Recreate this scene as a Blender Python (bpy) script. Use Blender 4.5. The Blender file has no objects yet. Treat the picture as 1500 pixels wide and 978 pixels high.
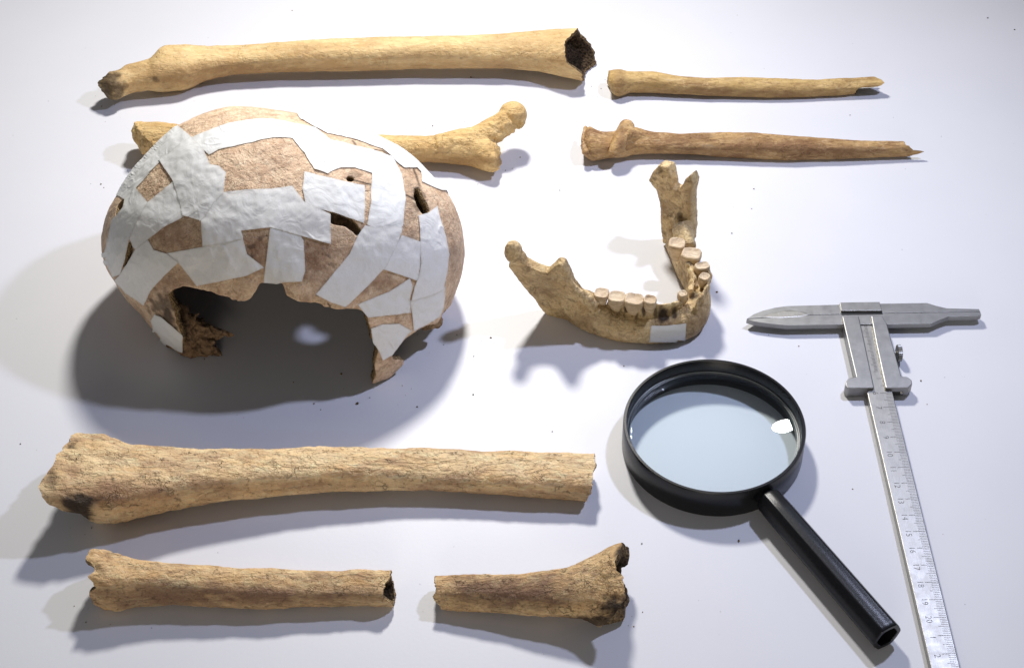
import bpy, bmesh, math, random
import numpy as np
from mathutils import Vector, Matrix
from mathutils.bvhtree import BVHTree
from mathutils.geometry import delaunay_2d_cdt

random.seed(7)
rng = np.random.default_rng(7)
S2 = math.sqrt(0.5)
F = 2717.0            # focal length in photo pixels (1500 wide)
CX, CY = 750.0, 489.0
CAM = np.array([0.0, -72.0, 72.0])          # centimetres
FW = np.array([0.0, S2, -S2]); RT = np.array([1.0, 0, 0]); UP = np.array([0.0, S2, S2])
W = -FW                                      # towards the camera

# ------------------------------------------------------------------ camera
scene = bpy.context.scene
cd = bpy.data.cameras.new('camera')
cam = bpy.data.objects.new('camera', cd)
scene.collection.objects.link(cam)
cam.location = CAM * 0.01
cam.rotation_euler = (math.radians(45), 0, 0)
cd.sensor_width = 36.0
cd.lens = F / 1500.0 * 36.0
cd.clip_start = 0.01
cd.clip_end = 20.0
scene.camera = cam

# ------------------------------------------------------------------ light
world = bpy.data.worlds.new('World')
scene.world = world
world.use_nodes = True
bg = world.node_tree.nodes['Background']
bg.inputs[0].default_value = (0.88, 0.91, 1.0, 1)
bg.inputs[1].default_value = 0.10

def lamp(name, loc, target, power, size, col, spread=180):
    l = bpy.data.lights.new(name, 'AREA')
    l.shape = 'DISK'; l.size = size; l.energy = power; l.color = col; l.spread = math.radians(spread)
    o = bpy.data.objects.new(name, l)
    scene.collection.objects.link(o)
    o.location = Vector(loc) * 0.01
    d = Vector(target) * 0.01 - o.location
    o.rotation_euler = d.to_track_quat('-Z', 'Y').to_euler()
    return o
lamp('desk_lamp_warm', (-4, 42, 54), (-11, -11, 0), 3.6, 0.08, (1.0, 0.97, 0.915), 145)
lamp('desk_lamp_cool', (35.5, 15.5, 60), (-5, -3, 0), 1.15, 0.04, (0.66, 0.72, 1.0), 115)
lamp('room_lamp_behind_camera', (-10, -150, 38), (0, 0, 3), 4.6, 0.60, (1.0, 0.90, 0.76))

vs = scene.view_settings
vs.view_transform = 'Standard'; vs.look = 'None'; vs.exposure = 0.0; vs.gamma = 1.0
vs.use_curve_mapping = False
scene.cycles.use_denoising = True
scene.cycles.max_bounces = 8
scene.cycles.transparent_max_bounces = 12

# ------------------------------------------------------------------ pixel <-> world (cm)
def ray(px, py):
    px = np.asarray(px, float); py = np.asarray(py, float)
    return FW + ((px - CX) / F)[..., None] * RT - ((py - CY) / F)[..., None] * UP

def unproj(px, py, z):
    d = ray(px, py)
    t = (np.asarray(z, float) - CAM[2]) / d[..., 2]
    return CAM + d * t[..., None]

def unproj_plane(px, py, p0, n):
    d = ray(px, py)
    t = np.dot(np.asarray(p0) - CAM, n) / (d @ np.asarray(n))
    return CAM + d * t[..., None]

def proj(P):
    q = np.asarray(P) - CAM
    dep = q @ FW
    return CX + F * (q @ RT) / dep, CY - F * (q @ UP) / dep

def pxscale(P):
    return F / ((np.asarray(P) - CAM) @ FW)       # pixels per cm

# ------------------------------------------------------------------ noise
def _hash(ix, iy, iz, seed):
    h = (ix.astype(np.int64) * 374761393 + iy.astype(np.int64) * 668265263 + iz.astype(np.int64) * 2147483647 + seed * 974711) & 0xffffffff
    h = ((h ^ (h >> 13)) * 1274126177) & 0xffffffff
    h = ((h ^ (h >> 16)) * 2246822519) & 0xffffffff
    return ((h ^ (h >> 15)) & 0xffffff) / float(0xffffff) * 2 - 1

def vnoise(P, scale=1.0, seed=0):
    p = np.asarray(P) * scale
    i = np.floor(p).astype(np.int64); f = p - i
    f = f * f * f * (f * (f * 6 - 15) + 10)
    r = 0
    for dx in (0, 1):
        for dy in (0, 1):
            for dz in (0, 1):
                w = (f[..., 0] if dx else 1 - f[..., 0]) * (f[..., 1] if dy else 1 - f[..., 1]) * (f[..., 2] if dz else 1 - f[..., 2])
                r = r + w * _hash(i[..., 0] + dx, i[..., 1] + dy, i[..., 2] + dz, seed)
    return r

def fbm(P, scale=1.0, seed=0, octv=4, gain=0.5):
    a = 1.0; r = 0; n = 0
    for k in range(octv):
        r = r + a * vnoise(P, scale * 2 ** k, seed + 17 * k); n += a; a *= gain
    return r / n

def smoothstep(a, b, x):
    t = np.clip((x - a) / (b - a), 0, 1)
    return t * t * (3 - 2 * t)

def in_poly(px, py, poly):
    r = np.zeros(px.shape, bool)
    n = len(poly); j = n - 1
    for i in range(n):
        xi, yi = poly[i]; xj, yj = poly[j]
        c = ((yi > py) != (yj > py)) & (px < (xj - xi) * (py - yi) / ((yj - yi) if yj != yi else 1e-9) + xi)
        r ^= c; j = i
    return r

# ------------------------------------------------------------------ object helpers
def empty(name, loc, label=None, cat=None, group=None):
    o = bpy.data.objects.new(name, None)
    scene.collection.objects.link(o)
    o.empty_display_size = 0.01
    o.location = Vector([float(v) for v in loc]) * 0.01
    tag(o, label, cat, group)
    return o

def tag(o, label=None, cat=None, group=None, kind=None):
    if label: o['label'] = label
    if cat: o['category'] = cat
    if group: o['group'] = group
    if kind: o['kind'] = kind
    return o

def mesh_from(name, V, Fc, mats, smooth=True, origin=(0, 0, 0), midx=None):
    V = (np.asarray(V, float) - np.asarray(origin, float)) * 0.01
    me = bpy.data.meshes.new(name)
    me.from_pydata(V.tolist(), [], [list(map(int, f)) for f in Fc])
    me.update()
    for m in (mats if isinstance(mats, (list, tuple)) else [mats]):
        me.materials.append(m)
    if midx is not None:
        me.polygons.foreach_set('material_index', np.asarray(midx, np.int32))
    if smooth:
        me.polygons.foreach_set('use_smooth', np.ones(len(me.polygons), bool))
    return me

def link(name, me, parent=None, origin=(0, 0, 0)):
    o = bpy.data.objects.new(name, me)
    scene.collection.objects.link(o)
    if parent is not None:
        o.parent = parent
        o.location = Vector([float(v) for v in origin]) * 0.01 - parent.location
    else:
        o.location = Vector([float(v) for v in origin]) * 0.01
    return o

def add_obj(name, V, Fc, mats, parent=None, origin=None, smooth=True, midx=None):
    if origin is None:
        origin = np.array(parent.location) * 100 if parent is not None else (0, 0, 0)
    return link(name, mesh_from(name, V, Fc, mats, smooth, origin, midx), parent, origin)

def set_attr(o, name, vals):
    a = o.data.attributes.new(name, 'FLOAT', 'POINT')
    a.data.foreach_set('value', np.asarray(vals, np.float32))

def verts_np(me):
    a = np.empty(len(me.vertices) * 3, np.float32); me.vertices.foreach_get('co', a)
    return a.reshape(-1, 3).astype(float)

def normals_np(me):
    a = np.empty(len(me.vertices) * 3, np.float32)
    me.vertices.foreach_get('normal', a)
    return a.reshape(-1, 3).astype(float)

def eval_mods(V, Fc, mods):
    """V in cm; returns V (cm), faces after modifiers [(type, {props})]"""
    me = bpy.data.meshes.new('tmp'); me.from_pydata((np.asarray(V) * 0.01).tolist(), [], [list(map(int, f)) for f in Fc]); me.update()
    o = bpy.data.objects.new('tmp', me); scene.collection.objects.link(o)
    for typ, pr in mods:
        m = o.modifiers.new(typ, typ)
        for k, v in pr.items(): setattr(m, k, v)
    dg = bpy.context.evaluated_depsgraph_get()
    m2 = bpy.data.meshes.new_from_object(o.evaluated_get(dg))
    V2 = verts_np(m2) * 100; N2 = normals_np(m2)
    F2 = [tuple(p.vertices) for p in m2.polygons]
    bpy.data.objects.remove(o); bpy.data.meshes.remove(me); bpy.data.meshes.remove(m2)
    return V2, N2, F2

def fuse(parts, voxel=0.07, smooth=4):
    V = []; Fc = []; off = 0
    for v, f in parts:
        V.append(np.asarray(v)); Fc += [tuple(int(i) + off for i in q) for q in f]; off += len(v)
    V = np.vstack(V)
    mods = [('REMESH', dict(mode='VOXEL', voxel_size=voxel * 0.01))]
    if smooth: mods.append(('SMOOTH', dict(factor=0.5, iterations=smooth)))
    return eval_mods(V, Fc, mods)

def vert_normals(V, Fc):
    me = bpy.data.meshes.new('tmpn'); me.from_pydata(V.tolist(), [], [list(map(int, f)) for f in Fc]); me.update()
    n = normals_np(me); bpy.data.meshes.remove(me); return n

def box(x0, x1, y0, y1, z0, z1):
    v = [(x, y, z) for z in (z0, z1) for y in (y0, y1) for x in (x0, x1)]
    f = [(0, 2, 3, 1), (4, 5, 7, 6), (0, 1, 5, 4), (2, 6, 7, 3), (0, 4, 6, 2), (1, 3, 7, 5)]
    return np.array(v, float), f

def ellipsoid(c, r, axes=None, n=16):
    c = np.asarray(c, float); r = np.asarray(r, float) * np.ones(3)
    A = np.eye(3) if axes is None else np.asarray(axes, float)
    V = [(0, 0, 1)]
    for i in range(1, n):
        for j in range(2 * n):
            t = math.pi * i / n; p = math.pi * j / n
            V.append((math.sin(t) * math.cos(p), math.sin(t) * math.sin(p), math.cos(t)))
    V.append((0, 0, -1)); m = 2 * n; Fc = []
    for j in range(m): Fc.append((0, 1 + j, 1 + (j + 1) % m))
    for i in range(n - 2):
        for j in range(m):
            a = 1 + i * m + j; b = 1 + i * m + (j + 1) % m
            Fc.append((a, a + m, b + m, b))
    last = len(V) - 1; s = 1 + (n - 2) * m
    for j in range(m): Fc.append((s + j, last, s + (j + 1) % m))
    V = np.array(V) * r
    return c + V @ A, Fc

def rings_to_mesh(R, cap0=True, cap1=True):
    n, m = len(R), len(R[0])
    V = np.vstack([np.asarray(r) for r in R]); Fc = []
    for i in range(n - 1):
        for j in range(m):
            a = i * m + j; b = i * m + (j + 1) % m
            Fc.append((a, b, b + m, a + m))
    if cap0:
        V = np.vstack([V, np.mean(R[0], axis=0)]); k = len(V) - 1
        Fc += [(k, (j + 1) % m, j) for j in range(m)]
    if cap1:
        V = np.vstack([V, np.mean(R[-1], axis=0)]); k = len(V) - 1; s = (n - 1) * m
        Fc += [(k, s + j, s + (j + 1) % m) for j in range(m)]
    return V, Fc

def tube(pts, rad, m=20, sub=6):
    """smooth tube through pts (cm) with radii; closed ends"""
    pts = np.asarray(pts, float); rad = np.asarray(rad, float)
    t = np.arange(len(pts)); tt = np.linspace(0, len(pts) - 1, (len(pts) - 1) * sub + 1)
    P = np.stack([np.interp(tt, t, pts[:, k]) for k in range(3)], 1); r = np.interp(tt, t, rad)
    for _ in range(3):
        P[1:-1] = (P[:-2] + 2 * P[1:-1] + P[2:]) / 4; r[1:-1] = (r[:-2] + 2 * r[1:-1] + r[2:]) / 4
    T = np.gradient(P, axis=0); T /= np.linalg.norm(T, axis=1)[:, None]
    R = []
    n = np.array([0, 0, 1.0]) if abs(T[0][2]) < .9 else np.array([1.0, 0, 0])
    a = np.linspace(0, 2 * math.pi, m, endpoint=False)
    for i in range(len(P)):
        n = n - T[i] * (n @ T[i]); n /= np.linalg.norm(n); b = np.cross(T[i], n)
        R.append(P[i] + r[i] * (np.cos(a)[:, None] * n + np.sin(a)[:, None] * b))
    return rings_to_mesh(R)

# ------------------------------------------------------------------ materials
def new_mat(name):
    m = bpy.data.materials.new(name); m.use_nodes = True
    nt = m.node_tree
    return m, nt, nt.nodes['Principled BSDF']

class NT:
    def __init__(s, nt): s.nt = nt
    def n(s, typ, **kw):
        o = s.nt.nodes.new(typ)
        for k, v in kw.items(): setattr(o, k, v)
        return o
    def l(s, a, b): s.nt.links.new(a, b)
    def coords(s, scale=(100, 100, 100)):
        t = s.n('ShaderNodeTexCoord'); m = s.n('ShaderNodeMapping')
        m.inputs['Scale'].default_value = scale
        s.l(t.outputs['Object'], m.inputs[0]); return m.outputs[0]
    def noise(s, co, scale, detail=4, rough=.55, dist=0):
        o = s.n('ShaderNodeTexNoise'); o.inputs['Scale'].default_value = scale
        o.inputs['Detail'].default_value = detail; o.inputs['Roughness'].default_value = rough
        o.inputs['Distortion'].default_value = dist
        s.l(co, o.inputs['Vector']); return o.outputs['Fac']
    def ramp(s, fac, a, b, ca=(0, 0, 0, 1), cb=(1, 1, 1, 1)):
        o = s.n('ShaderNodeValToRGB'); e = o.color_ramp.elements
        e[0].position = a; e[0].color = ca; e[1].position = b; e[1].color = cb
        s.l(fac, o.inputs[0]); return o.outputs[0]
    def mix(s, fac, a, b, mode='MIX'):
        o = s.n('ShaderNodeMix', data_type='RGBA', blend_type=mode)
        for sock, v in ((o.inputs['Factor'], fac), (o.inputs['A'], a), (o.inputs['B'], b)):
            if isinstance(v, bpy.types.NodeSocket): s.l(v, sock)
            elif isinstance(v, (int, float)): sock.default_value = v
            else: sock.default_value = tuple(v) + ((1,) if len(v) == 3 else ())
        return o.outputs['Result']
    def math(s, op, a, b=None, clamp=False):
        o = s.n('ShaderNodeMath', operation=op, use_clamp=clamp)
        for i, v in enumerate((a, b)):
            if v is None: continue
            if isinstance(v, bpy.types.NodeSocket): s.l(v, o.inputs[i])
            else: o.inputs[i].default_value = v
        return o.outputs[0]
    def bump(s, h, strength, dist, prev=None):
        o = s.n('ShaderNodeBump'); o.inputs['Strength'].default_value = strength
        o.inputs['Distance'].default_value = dist
        s.l(h, o.inputs['Height'])
        if prev is not None: s.l(prev, o.inputs['Normal'])
        return o.outputs[0]

def bone_mat(name, light, mid, dark, patch=(0.20, 0.12, 0.07), patch_amt=.55, speck=.28, crack=.5, bump=.5, white=.35, seed=0, stretch=.35, fibre=.22, blotch=.5, squig=.5):
    m, nt, bs = new_mat(name); g = NT(nt)
    co = g.coords()
    mp = g.n('ShaderNodeMapping'); mp.inputs['Location'].default_value = (seed * 7.3, seed * 3.1, seed * 5.7); g.l(co, mp.inputs[0]); co = mp.outputs[0]
    st = g.n('ShaderNodeMapping'); st.inputs['Scale'].default_value = (stretch, 1, 1); g.l(co, st.inputs[0]); cs = st.outputs[0]
    c = g.mix(g.ramp(g.noise(cs, 1.1, 6, .6, .4), .33, .68), mid, light)
    # chalky pale abrasion
    c = g.mix(g.math('MULTIPLY', g.ramp(g.noise(cs, 2.3, 8, .7, .8), .56, .70), white), c, (0.80, 0.66, 0.46))
    # broad brown soil stains
    c = g.mix(g.math('MULTIPLY', g.ramp(g.noise(cs, .75, 7, .65, .6), .50, .64), patch_amt), c, patch)
    # darker soil blotches and pale root-etched squiggles
    c = g.mix(g.math('MULTIPLY', g.ramp(g.noise(cs, 1.7, 7, .62, 1.0), .50, .64), blotch), c, [.55 * (a_ + b_) for a_, b_ in zip(patch, dark)])
    wq = g.math('ABSOLUTE', g.math('SUBTRACT', g.noise(cs, 2.0, 5, .6, 1.5), .5))
    wq = g.math('MULTIPLY', g.ramp(wq, .004, .035, (1, 1, 1, 1), (0, 0, 0, 1)), g.ramp(g.noise(co, .9, 4, .6), .42, .6))
    c = g.mix(g.math('MULTIPLY', wq, squig), c, [min(.92, v * 1.12 + .08) for v in light])
    # mottling and fine fibres
    fb = g.n('ShaderNodeMapping'); fb.inputs['Scale'].default_value = (1.2, 9, 9) if stretch < 1 else (4, 4, 4); g.l(co, fb.inputs[0])
    fib = g.noise(fb.outputs[0], 1.3, 5, .65, .5)
    c = g.mix(g.math('MULTIPLY', g.ramp(fib, .36, .60, (1, 1, 1, 1), (0, 0, 0, 1)), fibre), c, dark)
    fl = g.noise(cs, 3.4, 5, .62, .8)
    c = g.mix(g.math('MULTIPLY', g.ramp(fl, .52, .66), .15 + white * .4), c, [min(.9, v * 1.15 + .05) for v in light])
    sp = g.noise(co, 5.2, 4, .6)
    c = g.mix(g.math('MULTIPLY', g.ramp(sp, .60, .72), speck), c, dark)
    # cracks
    wv = g.n('ShaderNodeTexNoise'); wv.inputs['Scale'].default_value = 2.2; wv.inputs['Detail'].default_value = 4; g.l(co, wv.inputs['Vector'])
    vm = g.n('ShaderNodeVectorMath', operation='MULTIPLY_ADD'); g.l(wv.outputs['Color'], vm.inputs[0]); vm.inputs[1].default_value = (.9, .9, .9); g.l(cs, vm.inputs[2])
    vo = g.n('ShaderNodeTexVoronoi', feature='DISTANCE_TO_EDGE'); vo.inputs['Scale'].default_value = 1.5; g.l(vm.outputs[0], vo.inputs['Vector'])
    ck = g.ramp(vo.outputs['Distance'], .0, .045, (1, 1, 1, 1), (0, 0, 0, 1))
    ck = g.math('MULTIPLY', ck, g.ramp(g.noise(co, 1.3, 5, .6), .50, .66))
    c = g.mix(g.math('MULTIPLY', ck, crack), c, (0.10, 0.06, 0.035))
    at = g.n('ShaderNodeAttribute', attribute_name='stain')
    c = g.mix(g.math('MULTIPLY', g.math('MULTIPLY', at.outputs['Fac'], g.ramp(g.noise(cs, 2.4, 6, .66), .16, .52), True), .95), c, [.5 * (a_ + b_) for a_, b_ in zip(patch, dark)])
    at2 = g.n('ShaderNodeAttribute', attribute_name='grime_shade')
    c = g.mix(at2.outputs['Fac'], c, (0.055, 0.036, 0.022))  # real grime, plus painted shade of hollows and tooth sockets
    g.l(c, bs.inputs['Base Color'])
    bs.inputs['Roughness'].default_value = .62
    bs.inputs['Specular IOR Level'].default_value = .28
    h = g.math('ADD', g.math('MULTIPLY', g.noise(co, 4.0, 6, .58, .6), .8), g.math('MULTIPLY', fib, .35))
    h = g.math('SUBTRACT', h, g.math('MULTIPLY', ck, .7))
    h = g.math('ADD', h, g.math('MULTIPLY', g.noise(cs, 2.0, 4, .6, 1.2), 1.3))
    h = g.math('SUBTRACT', h, g.math('MULTIPLY', g.ramp(sp, .60, .72), .35))
    g.l(g.bump(h, min(1, bump * 1.1), .0016), bs.inputs['Normal'])
    return m

M_top = bone_mat('bone_honey', (.84, .63, .32), (.68, .45, .19), (.36, .22, .09), seed=1, patch=(.46, .27, .12), patch_amt=.5, crack=.2, white=.45, bump=.5, blotch=.4)
M_fem2 = bone_mat('bone_ochre', (.84, .60, .27), (.66, .42, .165), (.34, .20, .075), seed=2, patch=(.42, .25, .10), patch_amt=.4, crack=.2, white=.25, bump=.65, blotch=.45)
M_rad = bone_mat('bone_radius', (.68, .48, .20), (.47, .30, .11), (.25, .145, .055), seed=3, patch=(.30, .17, .07), patch_amt=.7, crack=.2, white=.5, bump=.5, blotch=.8, squig=.6)
M_ulna = bone_mat('bone_ulna', (.60, .39, .165), (.38, .215, .085), (.20, .105, .045), seed=4, patch=(.23, .12, .055), patch_amt=.9, crack=.3, white=.6, bump=.6, blotch=1.0, squig=.9)
M_tib = bone_mat('bone_tibia', (.92, .70, .40), (.84, .56, .27), (.40, .23, .12), seed=5, patch=(.34, .19, .115), patch_amt=.6, crack=.30, white=.5, bump=.95, blotch=.5, squig=.3)
M_frag = bone_mat('bone_fragment', (.90, .64, .34), (.70, .43, .19), (.24, .135, .07), seed=6, patch=(.26, .15, .095), patch_amt=.8, crack=.2, white=.5, bump=.8, blotch=.6)
M_frag2 = bone_mat('bone_fragment_b', (.88, .61, .31), (.66, .40, .175), (.21, .12, .06), seed=9, patch=(.23, .13, .09), patch_amt=.9, crack=.45, white=.45, bump=.9, blotch=.65)
M_skull = bone_mat('bone_skull', (.84, .63, .43), (.60, .395, .245), (.26, .15, .085), seed=7, patch=(.26, .15, .095), patch_amt=.4, crack=.12, speck=.55, white=.6, bump=.5, stretch=1.0, fibre=.25, blotch=.5)
M_jaw = bone_mat('bone_jaw', (.86, .65, .35), (.64, .44, .21), (.23, .14, .065), seed=8, patch=(.28, .175, .09), patch_amt=.65, crack=.15, speck=.5, white=.3, bump=.75, stretch=.9, fibre=.25, blotch=.6)

def simple(name, col, rough=.5, metal=0, spec=.5, nscale=None, namt=.15, bump=0, nb=8):
    m, nt, bs = new_mat(name); g = NT(nt)
    if nscale:
        co = g.coords()
        f = g.ramp(g.noise(co, nscale, 6, .6), .3, .7)
        g.l(g.mix(f, [c * (1 - namt) for c in col], [min(1, c * (1 + namt)) for c in col]), bs.inputs['Base Color'])
        if bump: g.l(g.bump(g.noise(co, nb, 6, .65), bump, .0008), bs.inputs['Normal'])
    else:
        bs.inputs['Base Color'].default_value = tuple(col) + (1,)
    bs.inputs['Roughness'].default_value = rough; bs.inputs['Metallic'].default_value = metal
    bs.inputs['Specular IOR Level'].default_value = spec
    return m

def spongy_mat(name, a, b, scale=9, cells=True):
    m, nt, bs = new_mat(name); g = NT(nt); co = g.coords()
    vo = g.n('ShaderNodeTexVoronoi'); vo.inputs['Scale'].default_value = scale; g.l(co, vo.inputs['Vector'])
    n = g.noise(co, scale * .6, 6, .7)
    f = g.math('MULTIPLY', g.ramp(vo.outputs['Distance'], .25, .65, (0, 0, 0, 1), (1, 1, 1, 1)), g.ramp(n, .35, .65))
    if not cells: f = g.ramp(g.noise(co, scale * .7, 9, .72, .8), .38, .66)
    g.l(g.mix(f, a, b), bs.inputs['Base Color'])
    bs.inputs['Roughness'].default_value = .85; bs.inputs['Specular IOR Level'].default_value = .15
    g.l(g.bump(g.math('ADD', vo.outputs['Distance'], n), 1.0, .0015), bs.inputs['Normal'])
    return m
M_spongy = spongy_mat('spongy_bone', (.10, .066, .034), (.42, .29, .15), 8)
M_cavity = spongy_mat('marrow_cavity', (.03, .02, .012), (.14, .09, .05), 6)
M_inner = spongy_mat('inner_skull_bone', (.10, .062, .036), (.40, .27, .16), 3, False)
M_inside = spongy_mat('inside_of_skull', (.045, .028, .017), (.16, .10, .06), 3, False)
M_rim = spongy_mat('broken_rim', (.26, .17, .085), (.58, .42, .22), 10)

# tape
M_tape, _nt, _b = new_mat('paper_tape'); g = NT(_nt); co = g.coords()
f1 = g.noise(co, 1.3, 5, .6); f2 = g.noise(co, 14, 4, .6)
c = g.mix(g.ramp(f1, .3, .7), (.83, .83, .80), (.90, .90, .88))
oi = g.n('ShaderNodeObjectInfo')
c = g.mix(g.math('MULTIPLY', oi.outputs['Random'], .7), c, (.78, .79, .77))
c = g.mix(g.math('MULTIPLY', g.ramp(f2, .45, .7), .25), c, (.62, .61, .56))
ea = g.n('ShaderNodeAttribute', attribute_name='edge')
c = g.mix(g.math('MULTIPLY', g.math('POWER', ea.outputs['Fac'], 1.6), .45), c, (.50, .47, .41))  # darkened borders paint the faint shadow lines where strips overlap
g.l(c, _b.inputs['Base Color']); _b.inputs['Roughness'].default_value = .48; _b.inputs['Specular IOR Level'].default_value = .35
g.l(g.bump(g.math('ADD', g.noise(co, .9, 3, .5, 1.6), g.math('MULTIPLY', f2, .05)), .35, .0014), _b.inputs['Normal'])
_b.inputs['Alpha'].default_value = .93

# table
M_table, _nt, _b = new_mat('white_laminate'); g = NT(_nt); co = g.coords()
c = g.mix(g.ramp(g.noise(co, .12, 5, .55), .3, .7), (.685, .688, .725), (.71, .713, .745))
c = g.mix(g.math('MULTIPLY', g.ramp(g.noise(co, 6, 3, .5), .70, .80), .10), c, (.6, .58, .55))
g.l(c, _b.inputs['Base Color']); _b.inputs['Roughness'].default_value = .42; _b.inputs['Specular IOR Level'].default_value = .25
g.l(g.bump(g.noise(co, 5, 5, .6), .06, .0006), _b.inputs['Normal'])

M_black = simple('black_plastic', (.007, .0075, .009), .27, 0, .38, 9, .3, .08, 40)
M_blackin = simple('black_plastic_inside', (.01, .01, .011), .5)
# brushed steel
def steel(name, col, stretch, rough=.38):
    m, nt, bs = new_mat(name); g = NT(nt)
    co = g.coords(stretch); cc = g.coords()
    n = g.noise(co, 1.0, 5, .6)
    c = g.mix(g.ramp(n, .3, .7), [v * .86 for v in col], col)
    c = g.mix(g.math('MULTIPLY', g.ramp(g.noise(cc, 1.1, 6, .65), .5, .75), .35), c, [v * .62 for v in col])
    g.l(c, bs.inputs['Base Color']); bs.inputs['Metallic'].default_value = .85
    g.l(g.math('ADD', g.math('MULTIPLY', g.noise(cc, 2, 5), .22), rough - .1), bs.inputs['Roughness'])
    g.l(g.bump(n, .15, .0003), bs.inputs['Normal'])
    return m
M_steel = steel('brushed_steel', (.33, .325, .31), (300, 2500, 300), .42)
M_steel2 = steel('worn_steel', (.37, .36, .33), (2500, 250, 300), .42)
M_mark = simple('engraved_black', (.06, .055, .05), .7)
M_slot = simple('dark_slot', (.015, .014, .012), .7)
M_enamel = bone_mat('tooth_enamel', (.66, .52, .33), (.52, .38, .21), (.28, .17, .08), seed=11, patch=(.34, .22, .11), patch_amt=.45, crack=.2, speck=.3, white=.5, bump=.35)
M_dentine = bone_mat('worn_tooth_top', (.72, .60, .43), (.55, .41, .26), (.30, .18, .09), seed=12, patch=(.45, .31, .19), patch_amt=.35, crack=.35, speck=.3, white=.6, bump=.3)

# glass (thin-walled: tinted transparent + fresnel gloss)
M_glass = bpy.data.materials.new('lens_glass'); M_glass.use_nodes = True
_nt = M_glass.node_tree; _nt.nodes.clear(); g = NT(_nt)
tr = g.n('ShaderNodeBsdfTransparent'); tr.inputs[0].default_value = (.955, .985, .99, 1)
gl = g.n('ShaderNodeBsdfGlossy'); gl.inputs['Roughness'].default_value = .015
fr = g.n('ShaderNodeLayerWeight'); fr.inputs[0].default_value = .12
mx = g.n('ShaderNodeMixShader'); ou = g.n('ShaderNodeOutputMaterial')
g.l(g.math('ADD', g.math('MULTIPLY', fr.outputs['Fresnel'], .55), .03), mx.inputs[0])
g.l(tr.outputs[0], mx.inputs[1]); g.l(gl.outputs[0], mx.inputs[2]); g.l(mx.outputs[0], ou.inputs[0])

# ------------------------------------------------------------------ tabletop
V, Fc = box(-110, 110, -110, 110, -3, 0)
t = add_obj('tabletop', V, Fc, M_table, smooth=False)
tag(t, 'plain white laminate tabletop under the bones', 'table', kind='structure')

# ------------------------------------------------------------------ long bones (lofts read from their outlines)
ANG = 96
TH = np.linspace(0, 2 * math.pi, ANG, endpoint=False)

def outline_stations(top, bot, step=2.6):
    top = np.array(top, float); bot = np.array(bot, float)
    x0 = max(top[0, 0], bot[0, 0]); x1 = min(top[-1, 0], bot[-1, 0])
    xs = np.linspace(x0, x1, int((x1 - x0) / step) + 1)
    yt = np.interp(xs, top[:, 0], top[:, 1]); yb = np.interp(xs, bot[:, 0], bot[:, 1])
    for _ in range(5):
        yt[1:-1] = (yt[:-2] + 2 * yt[1:-1] + yt[2:]) / 4; yb[1:-1] = (yb[:-2] + 2 * yb[1:-1] + yb[2:]) / 4
    return xs, yt, yb

def axis_of(xs, yt, yb, contacts, sink=0.03, zf=1.0):
    mid = (yt + yb) / 2; hp = (yb - yt) / 2
    z = np.full(len(xs), 1.2)
    for _ in range(5):
        C = unproj(xs, mid, z); r = hp / pxscale(C)
        ra = [np.interp(c, xs, r) * zf for c in contacts]
        line = np.interp(xs, contacts, ra)
        if len(contacts) == 2:
            line = ra[0] + (ra[1] - ra[0]) * (xs - contacts[0]) / (contacts[1] - contacts[0])
        zn = np.maximum(line, r * zf)
        for _k in range(12): zn[1:-1] = np.maximum((zn[:-2] + 2 * zn[1:-1] + zn[2:]) / 4, r[1:-1] * zf)
        z = zn - sink
    return unproj(xs, mid, z), r

def rough(P, N, seed, a1=.05, a2=.02, s1=.7, s2=3.5):
    d = a1 * fbm(P, s1, seed, 3) + a2 * fbm(P, s2, seed + 50, 3)
    return P + N * d[:, None]

def end_shift(prof, far, xs_px, scale, seed, amp):
    """cm shift along x for each ring angle; prof: [(v, dx_px)] near side, v=-1 bottom..1 top"""
    v = np.cos(TH); near = np.sin(TH)
    pr = np.array(prof, float)
    nx = np.interp(v, pr[:, 0], pr[:, 1])
    fr = np.array(far, float) if np.ndim(far) else np.array([(-1, pr[0, 1]), (0, far), (1, pr[-1, 1])], float)
    fx = np.interp(v, fr[:, 0], fr[:, 1])
    w = smoothstep(-.25, .25, near)
    s = (w * nx + (1 - w) * fx) / scale
    q = np.stack([np.cos(TH) * 2, np.sin(TH) * 2, np.full(ANG, seed * 1.7)], 1)
    return s + amp * (fbm(q, 2.5, seed, 4, .7) + .6 * fbm(q, 7, seed + 3, 2))

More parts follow.
